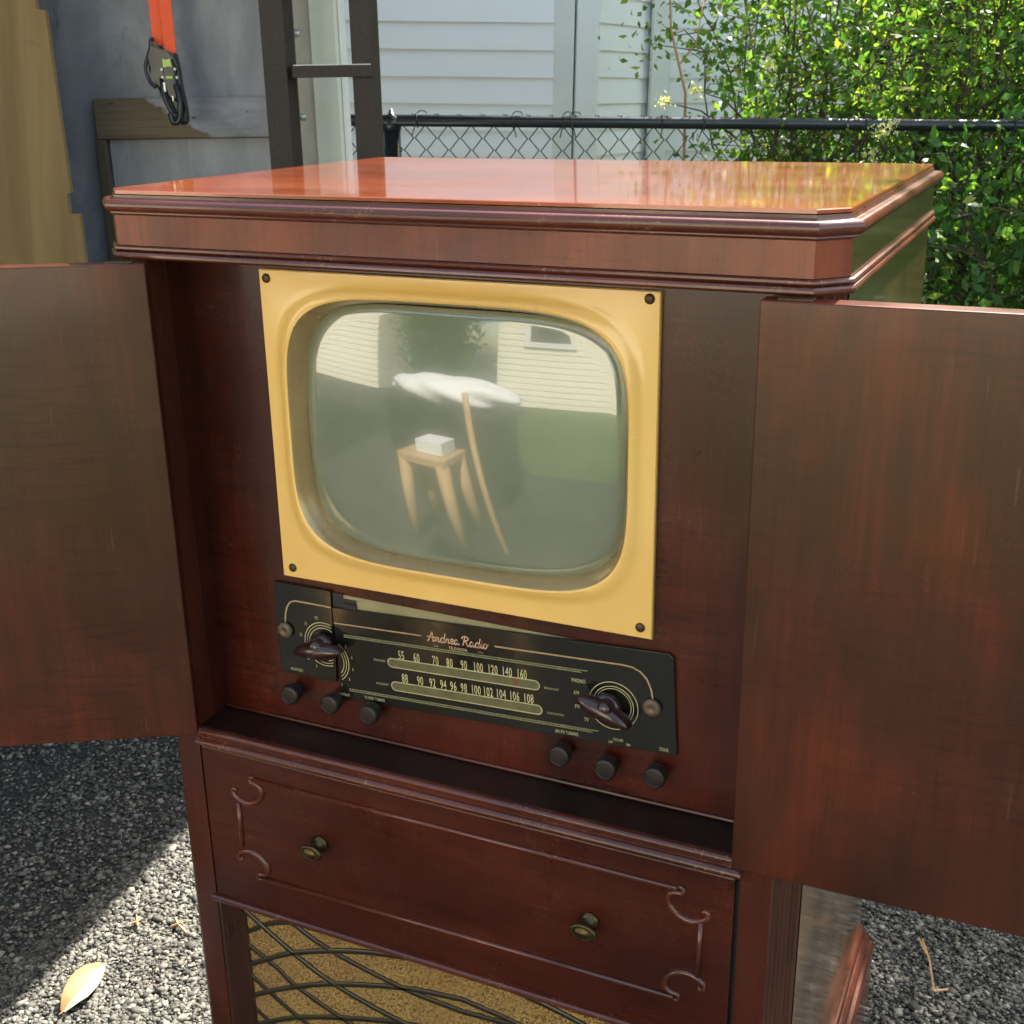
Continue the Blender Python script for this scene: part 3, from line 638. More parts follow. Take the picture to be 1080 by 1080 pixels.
def npmesh(name,V,Fc,mat,parent=None,smooth=False):
    me=bpy.data.meshes.new(name); me.from_pydata([],[],[]) 
    k=Fc.shape[1]; me.vertices.add(len(V)); me.vertices.foreach_set('co',V.astype(np.float32).ravel()); me.loops.add(Fc.size); me.loops.foreach_set('vertex_index',Fc.astype(np.int32).ravel())
    me.polygons.add(len(Fc)); me.polygons.foreach_set('loop_start',np.arange(0,Fc.size,k,dtype=np.int32)); me.update(calc_edges=True); me.validate()
    me.materials.append(mat); o=bpy.data.objects.new(name,me); COL.objects.link(o)
    if parent: o.parent=parent; me.transform(Matrix.Translation(-root_of(parent).location))
    return o
V,Fc=chips(0,[(-.53,-.02,-.25,.75,60000),(-.85,-.53,-.25,.75,9000),(-1.3,-.85,.1,1.0,5000),(-1.3,-.02,.75,1.5,12000),(.55,1.25,.15,1.25,46000)])
tag(npmesh('asphalt_aggregate',V,Fc,M['chips']),kind='stuff')
bm=BM(); 
for v in[(-.9,-2.3),(-1.3,-7.5),(8,-7.5),(8,-1.9)]: bm.verts.new((*v,.012))
bm.faces.new(bm.verts[:]); struct('front_lawn',bm,M['grass'])
bm=BM()
for v in[(-7,4.9),(-7,40),(12,40),(12,3.1)]: bm.verts.new((*v,.012))
bm.faces.new(bm.verts[:]); struct('back_lawn',bm,M['grass'])
# fallen leaf
def fallen(pts,mid,label,mat,name='fallen_leaf'):
    bm=BM(); c=[bm.verts.new(p) for p in pts]; m=[bm.verts.new(p) for p in mid]
    bm.faces.new((c[0],c[1],m[1],m[0])); bm.faces.new((c[1],c[2],m[2],m[1])); bm.faces.new((m[0],m[1],c[4],c[5])); bm.faces.new((m[1],m[2],c[3],c[4]))
    r=bmesh.ops.solidify(bm,geom=bm.faces[:],thickness=.0006); return tag(build(name,bm,mat,smooth=False),label,'leaf')
def lp(x,y,z): # driveway point
    return ((x-CAM.x)*1.0505+CAM.x,(y-CAM.y)*1.0505+CAM.y,z)
def dry_leaf(p0,p1,wd,h,label):
    p0=Vector(p0);p1=Vector(p1); ax=(p1-p0); L=ax.length; ax.normalize(); sd_=Vector((ax.y,-ax.x,0)).normalized(); bm=BM(); n=10; rows=[]
    for i in range(n+1):
        t=i/n; w=wd*math.sin(math.pi*min(1,t*.93+.05))**.8*(1-.35*t); c=p0+ax*L*t+sd_*(.006*math.sin(t*3))+ZZ*(.004+h*.45*math.sin(math.pi*t)**.5)
        z_=rnd.uniform(-.001,.001)
        rows.append([bm.verts.new(c-sd_*w*1.15+ZZ*(h*.75*math.sin(math.pi*t)+z_)),bm.verts.new(c-sd_*w*.6+ZZ*(h*.25*math.sin(math.pi*t))),bm.verts.new(c),bm.verts.new(c+sd_*w*.45-ZZ*.002),bm.verts.new(c+sd_*w*.85-ZZ*(h*.3*math.sin(math.pi*t)-z_))])
    for A_,B_ in zip(rows,rows[1:]):
        for k in range(4): f_=bm.faces.new((A_[k],A_[k+1],B_[k+1],B_[k])); f_.material_index=0 if k<2 else 1
    tube(bm,[p0+ZZ*.004,p0-ax*.010+ZZ*.006],[.0012,.0008],5)
    o=build('fallen_leaf',bm,[M['dryleaf'],M['paleleaf']],smooth=True); return tag(o,label,'leaf')
dry_leaf(lp(-.318,.035,.008),lp(-.331,.130,.010),.020,.020,'curled yellow dry leaf lying on the sunlit driveway left of the cabinet')
def twig(pts,r,label,n='twig'):
    bm=BM(); 
    for q in pts: tube(bm,q,r,5)
    return tag(build(n,bm,M['straw']),label,'twig','twigs on the driveway')
twig([[lp(.724,.646,.012),lp(.738,.60,.018),lp(.7512,.5454,.010)],[lp(.7185,.648,.012),lp(.733,.612,.016)],[lp(.7512,.5454,.01),lp(.7683,.5589,.008)]],.0016,'forked brown twig lying on the shaded gravel right of the cabinet')
twig([[lp(-.3068,.2537,.010),lp(-.290,.24,.014),lp(-.2686,.2326,.010)],[lp(-.30,.236,.01),lp(-.285,.243,.016)]],.0022,'small reddish brown twig on the sunlit driveway close beside the cabinet')
twig([[lp(-.365,.235,.01),lp(-.345,.215,.012)],[lp(-.362,.215,.01),lp(-.35,.228,.012)]],.0014,'thin straw bit on the sunlit driveway further from the cabinet')

# ------------------------------------------------------------------ shed on the left
DS=2.5; k32=DS/3.2; k33=DS/3.3
def zs(z,k): return CAM.z+(z-1.188)*k
sh_lab='blue grey painted shed wall with wooden batten and cream corner trim'
S0=BP(-.6,DS,0)
shed=empty('shed',S0,sh_lab,'shed',rot=(0,0,math.atan2(RT.y,RT.x)))
def SL(lat,dep=0): return lat+.6,dep   # shed-local x,y
def sbox(name,l0,l1,y0,y1,z0,z1,mat,parent=shed,bev=0.):
    bm=BM(); box(bm,l0+.6,l1+.6,y0,y1,z0,z1,bev); return build(name,bm,mat,parent,local=True)
kL=k32
sbox('painted_wall',-2.2,-.37,.03,.05,0,2.05,M['blue'])
sbox('batten',-1.034*kL,-.40,.004,.03,zs(1.068,kL),zs(1.165,kL),M['batten'],bev=.002)
sbox('upright_board',-1.034*kL-.003,-1.012*kL,.001,.03,.3,zs(1.067,kL),M['darkwood'],bev=.002)
sbox('lower_panel',-1.010*kL,-.40,.022,.03,.3,zs(1.0655,kL),M['blue'])
bm=BM(); prism(bm,[(.6-.325,.055),(.6-.312,.06),(.6-.70,1.5),(.6-.72,1.5)],0,2.05,'z'); build('side_wall',bm,M['siding'],shed,local=True)
# unseen roof slab, outline shaped to cast the shadow edge on the driveway
bm=BM(); prism(bm,[(-.10,2.75),(-.06,2.24),(0.0,1.74),(.065,1.2),(-1.3,.35),(-1.7,-1.6),(-4.2,-1.6),(-4.2,2.9),(-1,3.4)],2.08,2.12,'z'); bm.transform(Matrix.Translation(-S0)); bm.transform(Matrix.Rotation(-math.atan2(RT.y,RT.x),4,'Z')); build('roof',bm,M['roof'],shed,local=True)
bm=BM(); box(bm,-1.78,-1.72,-1.5,.62,0,2.08); bm.transform(Matrix.Translation(-S0)); bm.transform(Matrix.Rotation(-math.atan2(RT.y,RT.x),4,'Z')); build('side_wall',bm,M['darkwood'],shed,local=True)  # unseen dark wall, added to keep sky light off the shaded ground
# corner post: grey flange with screws, cream face, white edge
k=k33
pf=sbox('corner_post',-.415,-.372,-.004,.03,0,2.05,M['postgrey'],bev=.001)
bm=BM(); prism(bm,[(.6-.372,-.008),(.6-.345,-.014),(.6-.325,-.010),(.6-.318,.0),(.6-.318,.05),(.6-.372,.05)],0,2.05,'z'); build('post_face',bm,M['postcream'],pf,local=True,auto=40)
sbox('post_edge',-.3178,-.312,-.002,.06,0,2.05,M['postwhite'],pf)
for lat,z in((-.5315*k+.004,zs(1.314,k)),(-.5265*k+.002,zs(1.113,k)),(-.525*k,zs(.91,k)),(-.53*k,zs(1.51,k))):
    bm=BM(); lathe(bm,[(.0001,0),(.0075,0),(.0078,.001),(.0045,.0018),(.0035,.004),(0,.0044)],16,(lat+.6,-.0042,z)); build('screw',bm,M['zinc'],pf,local=True,smooth=True)
# plywood
DP=2.30; kp=DP/3.0
o=empty('plywood_sheet',BP(-1.1,DP,0),'bare tan plywood sheet with a notched edge standing in front of the blue wall','plywood sheet',rot=(0,0,math.atan2(RT.y,RT.x)))
e0=-1.048*kp+1.1
bm=BM(); prism(bm,[(-.6,0),(e0+.012,0),(e0+.012,zs(.905,kp)),(e0-.006,zs(.905,kp)),(e0-.006,zs(.952,kp)),(e0+.001,zs(.955,kp)),(e0-.002,zs(1.36,kp)),(e0-.016,zs(1.362,kp)),(e0-.016,1.9),(-.6,1.9)],0,.015); build('plywood',bm,M['ply'],o,local=True)
# ratchet strap
DK=2.44; kk=DK/3.2
rs_=empty('ratchet_strap',BP(-.84*kk,DK,zs(1.391,kk)),'bright orange ratchet strap with black buckle hanging on the blue shed wall','strap',rot=(0,0,math.atan2(RT.y,RT.x)))
def rl(lat,z): return (lat*kk+.84*kk, zs(z,kk)-zs(1.391,kk))
def rpoly(name,pts,y0,y1,mat,parent=None,bev=.001):
    bm=BM(); prism(bm,[rl(*p) for p in pts],y0,y1,bev=bev); return build(name,bm,mat,parent or rs_,local=True)
rpoly('webbing',[(-.870,1.80),(-.845,1.80),(-.838,1.285),(-.866,1.285)],.0,.003,M['orange'])
rpoly('webbing',[(-.846,1.80),(-.811,1.80),(-.809,1.268),(-.837,1.268)],-.008,-.004,M['orange'])
bk_=rpoly('buckle',[(-.868,1.300),(-.862,1.306),(-.860,1.288),(-.842,1.286),(-.836,1.268),(-.808,1.268),(-.802,1.235),(-.800,1.19),(-.793,1.14),(-.793,1.108),(-.803,1.100),(-.822,1.104),(-.832,1.13),(-.843,1.165),(-.857,1.185),(-.870,1.215),(-.876,1.232),(-.872,1.26)],-.026,-.002,M['blackmetal'],bev=.006)
rpoly('handle',[(-.838,1.245),(-.830,1.252),(-.812,1.250),(-.806,1.235),(-.804,1.17),(-.812,1.155),(-.830,1.165),(-.836,1.2)],-.036,-.0265,M['blackmetal'],bev=.004)
rpoly('lime_tab',[(-.834,1.256),(-.824,1.252),(-.815,1.256),(-.812,1.236),(-.822,1.239),(-.834,1.234)],-.040,-.0365,M['lime'])
rpoly('lime_tab',[(-.829,1.216),(-.813,1.216),(-.813,1.209),(-.829,1.209)],-.040,-.0365,M['lime'])
for q in((-.838,1.231),(-.806,1.231),(-.838,1.213),(-.803,1.212)):
    bm=BM(); x,z=rl(*q); lathe(bm,[(.0001,0),(.003,0),(.0026,.002),(0,.0025)],10,(x,-.0365,z)); build('rivet',bm,M['zinc'],bk_,local=True)
bm=BM(); x,z=rl(-.836,1.19); box(bm,x-.002,x+.003,-.039,-.036,z-.009,z+.009,.001); x,z=rl(-.818,1.165); box(bm,x-.001,x+.002,-.039,-.036,z-.006,z+.004,.0005); build('spring_clip',bm,M['zinc'],bk_,local=True)
def rt(name,pts,r):
    bm=BM(); P=[]
    for a,b,y in pts:
        x,z=rl(a,b); P.append((x,y,z))
    tube(bm,spline(P,5),r,8); return build(name,bm,M['blackmetal'],rs_,local=True,smooth=True)
rt('loose_cord',[(-.866,1.29,-.01),(-.874,1.26,-.022),(-.882,1.235,-.024),(-.874,1.205,-.026),(-.860,1.19,-.03)],.0035)
rt('loose_cord',[(-.846,1.21,-.024),(-.838,1.17,-.04),(-.822,1.13,-.042),(-.806,1.125,-.040),(-.800,1.16,-.036)],.004)
rt('hook',[(-.812,1.20,-.03),(-.800,1.16,-.045),(-.803,1.115,-.048),(-.820,1.108,-.046),(-.826,1.13,-.044)],.005)
# ladder
DL=2.30; kl=DL/3.6
ld=empty('ladder',BP(-.63*kl,DL,0),'rusty dark brown steel ladder standing upright in front of the shed corner','ladder',rot=(0,0,math.atan2(RT.y,RT.x)))
def lx(lat): return (lat+.63)*kl
for a0,a1,a2 in((-.674,-.610,-.590),(-.427,-.370,-.354)):
    bm=BM(); prism(bm,[(lx(a0),0.0),(lx(a1),0.0),(lx(a2),.022),(lx(a2),.034),(lx(a2)-.004,.034),(lx(a1)-.003,.005),(lx(a0)+.003,.005),(lx(a0)+.003,.034),(lx(a0),.034)],0,2.05,'z')
    build('rail',bm,M['rust'],ld,local=True)
zr=zs(1.228,kl)
for i in range(-3,3):
    z=zr+.30*i
    bm=BM(); box(bm,lx(-.594),lx(-.371),-.006,.030,z-.0115,z+.0085,.0008); rg_=build('rung',bm,M['rust'],ld,local=True)
    bm=BM(); box(bm,lx(-.590),lx(-.375),-.0055,.0295,z+.0086,z+.0102,.0004); build('rung_highlight',bm,M['postcream'],rg_,local=True)  # pale plate put in as sunlight on top of the rung
# ------------------------------------------------------------------ fence
DF=4.26; zf_=lambda lat: CAM.z+(1.067-1.188)-.0225*lat
fn=empty('chain_link_fence',BP(.8,DF,0),'black chain link fence with round top rail in front of the white house','fence')
def fl(lat,dep,z): return BP(lat,dep,z)
bm=BM(); tube(bm,[fl(l,DF,zf_(l)) for l in(-1.2,0,1.5,3.6)],.0195,14); build('top_rail',bm,M['fence'],fn,smooth=True)
for lat in(-.385,1.95):
    z=zf_(lat); bm=BM(); tube(bm,[fl(lat,DF+.005,0),fl(lat,DF+.005,z-.028)],.030,16); p=build('fence_post',bm,M['fence'],fn,smooth=True)
    bm=BM(); tube(bm,[fl(lat,DF+.005,z-.03),fl(lat,DF+.005,z+.012),fl(lat,DF+.005,z+.020),fl(lat,DF+.005,z+.036)],[.034,.030,.010,.005],14); build('post_cap',bm,M['fence'],p,smooth=True)
bm=BM(); st=.0765; l=-1.15; i=0
while l<3.5:
    pts=[]; z=zf_(l)+.022; j=0
    for row in range(30):
        pts.append(fl(l+(st/2 if (row%2) else -.0)*1.0+(.003 if row%2==0 else -.003),DF-.002+(.004 if row%2 else -.004),z)); z-=.0385
    tube(bm,pts,.0026,4,False)
    pts=[]; z=zf_(l)+.022
    for row in range(30):
        pts.append(fl(l-(st/2 if (row%2) else 0)*1.0-(.003 if row%2==0 else -.003),DF-.002-(.004 if row%2 else -.004),z)); z-=.0385
    tube(bm,pts,.0026,4,False); l+=st; i+=1
build('wire_mesh',bm,M['wire'],fn)
for lat,h in((-.30,.0),(.02,.0),(.19,.0),(.215,0),(.52,0),(.66,0),(1.2,0),(1.7,0)):
    bm=BM(); z=zf_(lat); c=fl(lat,DF,z); pts=[c+RT*(.004*a/6)+F*(.0235*math.cos(a))+ZZ*(.0235*math.sin(a)) for a in [x*.5 for x in range(14)]]; tube(bm,pts,.0019,5)
    tube(bm,[c-F*.022+RT*.002,c-F*.022+RT*rnd.uniform(-.02,.02)-ZZ*.05],.0019,5)
    if rnd.random()<.8: tube(bm,[c+ZZ*.022,c+ZZ*.032+RT*.012,c+ZZ*.030+RT*.03,c+ZZ*.021+RT*.035],.0019,5)
    build('tie_wire',bm,M['wire'],fn)
# ------------------------------------------------------------------ white house behind the fence
DH=5.7; hz0=CAM.z
hs=empty('white_house',BP(-.15,DH,0),'white sided house with corner boards behind the black chain link fence','house')
hs.rotation_euler=(0,0,math.atan2(RT.y,RT.x))
TILT=.0245
def hp(lat,dep,z):   # house local coordinates with the slight lean of the drive against the house
    x=lat+.15; zz=z-hz0; return Vector((x*math.cos(TILT)+zz*math.sin(TILT),dep-DH,hz0-x*math.sin(TILT)+zz*math.cos(TILT)))
def siding(name,p0,p1,z0,z1,course,mat,parent,hpf,zoff=0.,over=.012):
    bm=BM(); n=int((z1-z0)/course)+1; dx=p1[0]-p0[0]; dy=p1[1]-p0[1]; L=math.hypot(dx,dy); nx,ny=dy/L,-dx/L
    for i in range(n):
        a=z0+i*course; b=a+course+.004
        prof=[(0,a),(over,a),(over,a+.003),(over*.62,a+course*.5),(.001,b)]
        va=[bm.verts.new(hpf(p0[0]+nx*o_,p0[1]+ny*o_,z)) for o_,z in prof]; vb=[bm.verts.new(hpf(p1[0]+nx*o_,p1[1]+ny*o_,z)) for o_,z in prof]
        for k in range(len(prof)-1): bm.faces.new((va[k],vb[k],vb[k+1],va[k+1]))
    o=build(name,bm,mat,parent,local=True); return o
zc=CAM.z-.086-.113*10
siding('siding',(-5.,DH),(.222,DH),zc,3.2,.113,M['siding'],hs,hp)
siding('siding',(.395,DH+.02),(.70,6.27),zc+.006,3.2,.113,M['siding'],hs,hp)
siding('siding',(.76,6.27),(1.65,6.27),zc+.008,3.2,.113,M['siding'],hs,hp)
def vboard(name,pts,mat,z0=-.1,z1=3.22):
    bm=BM(); va=[bm.verts.new(hp(a,b,z0)) for a,b in pts]; vb=[bm.verts.new(hp(a,b,z1)) for a,b in pts]; n=len(pts)
    for i in range(n): bm.faces.new((va[i],va[(i+1)%n],vb[(i+1)%n],vb[i]))
    bm.faces.new(va); bm.faces.new(vb[::-1]); return build(name,bm,mat,hs,local=True)
vboard('corner_board',[(.212,DH-.022),(.298,DH-.022),(.298,DH+.10),(.212,DH+.05)],M['trimgrey'])
vboard('corner_board',[(.305,DH-.004),(.312,DH-.018),(.402,DH-.018),(.415,DH+.03),(.40,DH+.08),(.305,DH+.08)],M['trimw'])
vboard('corner_board',[(.690,6.19),(.700,6.17),(.790,6.22),(.790,6.27),(.70,6.32)],M['trimgrey'])
bm=BM()
vs=[hp(-5.2,DH-.08,3.25),hp(1.85,DH-.08,3.25),hp(1.85,10.5,3.25),hp(-5.2,10.5,3.25)]
top=[hp(-5.2,8.1,3.9),hp(1.85,8.1,3.9)]
V_=[bm.verts.new(v) for v in vs]; T_=[bm.verts.new(v) for v in top]
bm.faces.new(V_); bm.faces.new((V_[0],V_[1],T_[1],T_[0])); bm.faces.new((V_[2],V_[3],T_[0],T_[1])); bm.faces.new((V_[1],V_[2],T_[1])); bm.faces.new((V_[3],V_[0],T_[0]))
build('roof',bm,M['roof'],hs,local=True)
vboard('side_wall',[(1.65,6.27),(1.67,6.27),(1.67,10.3),(1.65,10.3)],M['siding'],0,3.22)
vboard('core_wall',[(-5.,DH+.05),(.29,DH+.09),(.30,DH+.55),(.72,6.40),(1.64,6.33),(1.64,10.2),(-5,10.2)],M['siding'],0,3.21)

# ------------------------------------------------------------------ shrubs and trees
def leaves(cent,spread,n,size,rg,flat=.0):
    """cent: array of clump centres; returns folded leaf quads"""
    idx=rg.integers(0,len(cent),n); P=cent[idx]+rg.normal(0,1,(n,3))*spread
    s=size*rg.gamma(6,.165,n).clip(.35,1.55)
    a=rg.normal(0,1,(n,3)); a/=np.linalg.norm(a,axis=1)[:,None]
    b=rg.normal(0,1,(n,3)); b[:,2]+=0.2; b-=a*(a*b).sum(1)[:,None]; b/=np.linalg.norm(b,axis=1)[:,None]; c=np.cross(a,b)
    s_=s[:,None]
    V=np.stack([P-a*s_*.5,P+b*s_*.27+c*s_*.08-a*s_*.05,P+a*s_*.55,P-b*s_*.27+c*s_*.08-a*s_*.05,],1)
    V=V.reshape(-1,3); Fc=np.arange(4*n).reshape(n,4); return V,Fc
def shrub(name,lat,dep,height,radx,rady,nst,nl,size,mat,label,cat='shrub',group=None,seed=1,trunk=.012,bark='bark',low=.1,world=None,per=9,spread=.075,blos=None):
    rg=np.random.default_rng(seed); base=world if world else BP(lat,dep,0); e=empty(name,base,label,cat,group)
    bm=BM(); cents=[]
    for i in range(nst):
        a=rg.uniform(0,6.28); r0=rg.uniform(0,.12); p=np.array([base.x+math.cos(a)*r0,base.y+math.sin(a)*r0,0.]);
        rr=math.sqrt(rg.uniform(0,1)); ex=np.array([base.x+math.cos(a)*radx*rr,base.y+math.sin(a)*rady*rr,height*rg.uniform(.72,1.05)])
        pts=[]; nseg=9
        for k in range(nseg+1):
            t=k/nseg; q=p*(1-t)+ex*t; q[:2]=p[:2]+(ex[:2]-p[:2])*t**1.5; q=q+rg.normal(0,.022,3)*(t>0); pts.append(q)
        tube(bm,[tuple(q) for q in pts],[trunk*(1-.75*k/nseg) for k in range(nseg+1)],6)
        for k in range(2,nseg+1):
            if pts[k][2]<low: continue
            for b_ in range(per//3):
                d_=rg.normal(0,1,3); d_/=np.linalg.norm(d_); d_[2]=abs(d_[2])*.5+.05; L_=rg.uniform(.12,.42)*(.4+height*.25); q0=pts[k]; q1=q0+d_*L_*.5+rg.normal(0,.02,3); q2=q0+d_*L_+rg.normal(0,.03,3)
                tube(bm,[tuple(q0),tuple(q1),tuple(q2)],[trunk*.35,trunk*.24,trunk*.1],4,False)
                cents+= [q1,q2,(q1+q2)/2,q2+d_*.05]
    build('stems',bm,M[bark],e)
    V,Fc=leaves(np.array(cents),spread,nl,size,rg); npmesh('foliage',V,Fc,M[mat],e)
    if blos:
        C_=[np.array(BP(l_,dd_,z_)) for l_,dd_,z_ in blos]; V,Fc=leaves(np.array(C_),.013,55*len(C_),.013,rg); npmesh('blossom',V,Fc,M['blossom'],e)
        for c_ in C_:
            bm=BM(); c_=Vector(c_); q_=c_+(Vector((base.x,base.y,c_.z-.25))-c_)*.5; tube(bm,[c_,c_.lerp(q_,.5)+ZZ*.03,q_],[.0018,.003,.004],5); build('blossom_stalk',bm,M['bark'],e)
    return e
g='shrubs along the fence'
def zpx(py,dep): return CAM.z+(88-py)/1279*dep
shrub('flowering_shrub',1.08,4.65,1.75,.62,.35,22,11500,.031,'leaf_y','light green flowering shrub spilling over the fence beside the white house','shrub',g,11,.009,spread=.06,blos=[(.86,4.2,zpx(75,4.2)),(.62,4.2,zpx(97,4.2)),(.52,4.2,zpx(108,4.2)),(1.24,4.2,zpx(140,4.2)),(1.22,4.2,zpx(163,4.2)),(1.28,4.2,zpx(134,4.2))])
shrub('leafy_shrub',1.85,5.0,2.1,.6,.45,24,10500,.035,'leaf_y','tall yellowish green shrub behind the fence rail, left of the dark trunks','shrub',g,12,.012)
shrub('leafy_shrub',2.45,4.9,2.5,.6,.5,24,10500,.037,'leaf_a','tall deep green shrub behind the fence at the right edge','shrub',g,13,.014)
shrub('low_bush',1.75,4.0,1.05,.55,.25,14,6500,.036,'leaf_a','low dark green bush in front of the fence beside the cabinet side','shrub',g,14,.010,low=.05)
shrub('hedge_plant',3.3,4.6,2.8,.7,.6,16,18000,.05,'leaf_a','broad green bush beyond the right end of the cabinet','shrub',g,15,.014)
shrub('hedge_plant',4.2,3.6,2.6,.7,.6,14,14000,.055,'leaf_a','green bush standing furthest to the right of the driveway','shrub',g,18,.014)
shrub('shade_tree',0,0,4.7,1.1,.7,14,11000,.085,'leaf_b','tall leafy tree rising above the shrubs behind the right end of the fence','tree',None,16,.03,world=Vector((1.95,3.95,0)),low=2.0,spread=.16,per=12)
shrub('tall_tree',0,0,5.5,2.6,1.2,22,26000,.16,'leaf_a','big green tree far behind the shrubs at the right','tree',None,17,.05,world=Vector((2.2,9.5,0)),low=.3,spread=.3,per=12)
# trunks seen between the leaves
for lat,dep,r_,lab,mt in((1.72,5.3,.035,'dark brown trunk pair among the shrubs behind the fence','bark'),(2.02,5.5,.05,'tan barked trunk in the shrubs behind the fence','bark_tan'),(2.13,5.15,.022,'thin straight brown trunk near the right edge of the fence','bark')):
    bm=BM(); b0=BP(lat,dep,0); pts=[b0+RT*rnd.uniform(-.015,.015)*i+ZZ*.5*i for i in range(8)]; tube(bm,pts,[r_*(1-.07*i) for i in range(8)],10)
    e=empty('tree_trunk',b0,lab,'tree trunk'); build('trunk',bm,M[mt],e,smooth=True)
    bm=BM(); 
    for i in range(7):
        z=.8+.35*i; a=rnd.uniform(-1,1); p=b0+ZZ*z; tube(bm,[p,p+RT*a*.25+ZZ*.3,p+RT*a*.4+ZZ*.7],[r_*.35,r_*.25,r_*.1],6)
    build('branch',bm,M[mt],e)
# bare twig in front of the siding
bm=BM(); z0=zpx(100,4.35); b0=BP(.60,4.35,0); tube(bm,[b0,BP(.615,4.35,.6),BP(.61,4.35,z0),BP(.585,4.35,z0+.09),BP(.555,4.35,z0+.2),BP(.545,4.35,z0+.36),BP(.54,4.35,z0+.6)],[.006,.006,.0055,.005,.004,.003,.002],6)
tube(bm,[BP(.585,4.35,z0+.09),BP(.64,4.34,z0+.16),BP(.66,4.34,z0+.3)],[.003,.0025,.0015],5)
tag(build('bare_sapling',bm,M['straw'],smooth=True),'bare thin sapling standing in front of the white siding by the fence','sapling')
# far greenery
rg=np.random.default_rng(31); n=22000
P=np.column_stack([rg.uniform(-14,16,n),rg.uniform(15,19,n),rg.gamma(2.2,1.4,n).clip(0,8.0)]); V,Fc=leaves(P,.25,n*1,.45,rg); tag(npmesh('distant_woods',V,Fc,M['leaf_b']),kind='stuff')

# ------------------------------------------------------------------ what faces the cabinet (seen in its glass)
nh=empty('cream_house',(0,-6.2,0),'cream sided house with a white framed window across the lawn, mirrored in the screen','house')
def ident(x,y,z): return Vector((x,y+6.2,z))
siding('siding',(1.9,-6.2),(-1.9,-6.2),0,3.4,.12,M['siding_cream'],nh,ident)
bm=BM(); box(bm,-1.9,1.9,-4,-.02,0,3.4); build('wall',bm,M['siding_cream'],nh,local=True)
bm=BM(); prism(bm,[(-2.3,3.4),(2.3,3.4),(2.3,3.5),(0,4.8),(-2.3,3.5)],-4.2,.35); build('roof',bm,M['roof'],nh,local=True)
bm=BM(); 
for a in((-1.4,-.5,.01,.05,1.2,1.3),(-1.4,-.5,.01,.05,2.3,2.4),(-1.4,-1.3,.01,.05,1.3,2.3),(-.6,-.5,.01,.05,1.3,2.3),(-1.3,-.6,.01,.045,1.77,1.82)): box(bm,*a)
wf=build('window_frame',bm,M['paper'],nh,local=True)
bm=BM(); box(bm,-1.3,-.6,.012,.02,1.3,2.3); build('window_pane',bm,M['window'],wf,local=True)
n2=empty('white_house',(-5.6,-5.5,0),'white sided neighbouring house further along, mirrored at the left of the screen','house')
def id2(x,y,z): return Vector((x+5.6,y+5.5,z))
siding('siding',(-4.2,-5.5),(-7.5,-5.5),0,3.4,.12,M['siding_cream'],n2,id2)
bm=BM(); box(bm,-1.9,1.4,-4,-.02,0,3.4); build('wall',bm,M['siding_cream'],n2,local=True)
bm=BM(); prism(bm,[(-2.2,3.4),(1.7,3.4),(1.7,3.5),(-.2,4.6),(-2.2,3.5)],-4.2,.35); build('roof',bm,M['roof'],n2,local=True)
shrub('garden_tree',0,0,3.6,1.0,.6,12,12000,.11,'leaf_b','dark green tree between the two houses facing the cabinet','tree',None,21,.05,world=Vector((-3.1,-6.0,0)),spread=.2,low=.2)
shrub('garden_tree',0,0,3.8,1.1,.6,12,12000,.11,'leaf_b','dark green tree beside the cream house facing the cabinet','tree',None,22,.05,world=Vector((3.6,-6.0,0)),spread=.2,low=.2)
stl=empty('reflection_stool',(-.42,-1.12,0),'tan wooden stool out of view, added for the tan shapes mirrored in the screen','stool')  # invented stool, gives the tube face its tan reflection
bm=BM(); box(bm,-.56,-.30,-1.25,-1.0,.45,.50,.01); build('reflection_stool_seat',bm,M['tan'],stl)
for a in(-1,1):
    for b in(-1,1): bm=BM(); tube(bm,[(-.43+a*.10,-1.12+b*.09,.465),(-.43+a*.13,-1.12+b*.12,0)],[.034,.026],10); build('reflection_stool_leg',bm,M['tan'],stl,smooth=True)
bm=BM(); box(bm,-.47,-.33,-1.19,-1.05,.502,.57,.003); tag(build('reflection_box',bm,M['paper']),'small white box out of view on the stool, added for a mirrored bright patch','box')  # added only as a white patch for the mirrored view

bm=BM(); tube(bm,[(-.30,-1.28,.80),(-.10,-1.02,.012)],.016,10); tag(build('reflection_pole',bm,M['tan'],smooth=True),'tan pole out of view, added for the slanting streak mirrored in the screen','pole')  # added for the slanting tan streak reflected in the tube
bm=BM(); bmesh.ops.create_uvsphere(bm,u_segments=48,v_segments=24,radius=1)
for v in bm.verts:
    n_=1+.06*math.sin(v.co.x*9+v.co.z*5)+.05*math.sin(v.co.y*11+v.co.x*13); v.co=Vector((v.co.x*.44*n_-.62,v.co.y*.20*n_-1.75,v.co.z*.105*n_+.735))
tag(build('reflection_sack',bm,M['paper'],smooth=True),'puffy white sack out of view, added for the pale glare mirrored in the screen','sack')  # unseen sack, shaped to reflect as the milky glare on the tube
bn=empty('reflection_bin',(-.62,-1.75,0),'black bin out of view, added to carry the white sack','bin')  # added dark stand beneath the sack, out of view
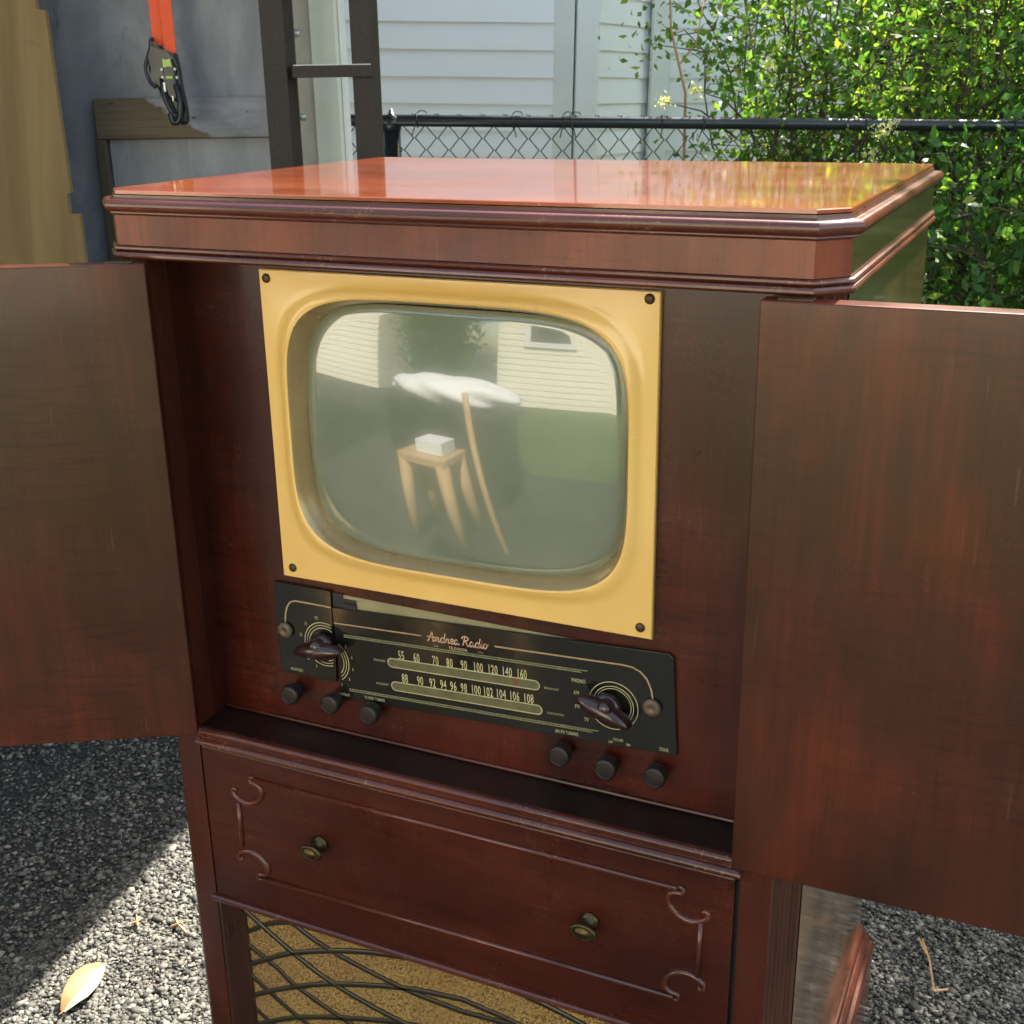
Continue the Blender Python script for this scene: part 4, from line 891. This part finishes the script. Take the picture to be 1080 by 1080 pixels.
bm=BM(); box(bm,-1.0,-.24,-1.95,-1.55,0,.60,.02); build('reflection_bin_body',bm,M['black'],bn); bm=BM(); box(bm,-1.02,-.22,-1.97,-1.53,.602,.64,.01); build('reflection_bin_lid',bm,M['black'],bn)
# ------------------------------------------------------------------ camera, light
f=Vector((-.39515835,.85590483,-.33358179)); r=Vector((.90989185,.41460756,-.01404978)); u=Vector((-.12628026,.30907524,.94261646))
cd=bpy.data.cameras.new('camera'); co=bpy.data.objects.new('camera',cd); COL.objects.link(co)
co.matrix_world=Matrix(((r.x,u.x,-f.x,CAM.x),(r.y,u.y,-f.y,CAM.y),(r.z,u.z,-f.z,CAM.z),(0,0,0,1)))
cd.sensor_width=36; cd.lens=1278.7/1080*36; cd.clip_start=.02; cd.clip_end=500; sc.camera=co
cd.dof.use_dof=True; cd.dof.focus_distance=1.15; cd.dof.aperture_fstop=32.
EL,AZ=R(50),R(15)    # sun stands behind the cabinet (+y), a touch to the right
sd=Vector((math.sin(AZ)*math.cos(EL),math.cos(AZ)*math.cos(EL),math.sin(EL)))
ld_=bpy.data.lights.new('sun','SUN'); ld_.energy=5.0; ld_.angle=R(.55); ld_.color=(1,.95,.87)
lo=bpy.data.objects.new('sun',ld_); COL.objects.link(lo); lo.rotation_euler=sd.to_track_quat('Z','Y').to_euler()
w=bpy.data.worlds.new('World'); sc.world=w; w.use_nodes=True; nt=w.node_tree; bg=nt.nodes['Background']
sk=nt.nodes.new('ShaderNodeTexSky'); sk.sky_type='NISHITA'; sk.sun_disc=False; sk.sun_elevation=EL; sk.sun_rotation=AZ; sk.air_density=1.2; sk.dust_density=2.0; sk.ozone_density=1.
wm=nt.nodes.new('ShaderNodeMix'); wm.data_type='RGBA'; wm.blend_type='MULTIPLY'; wm.inputs[0].default_value=1; wm.inputs[7].default_value=(1.07,.98,.83,1)
nt.links.new(sk.outputs[0],wm.inputs[6]); nt.links.new(wm.outputs[2],bg.inputs[0]); bg.inputs[1].default_value=.13
sc.view_settings.view_transform='Standard'; sc.view_settings.look='None'; sc.view_settings.exposure=2.1; sc.view_settings.gamma=1
sc.cycles.max_bounces=8; sc.cycles.use_denoising=True
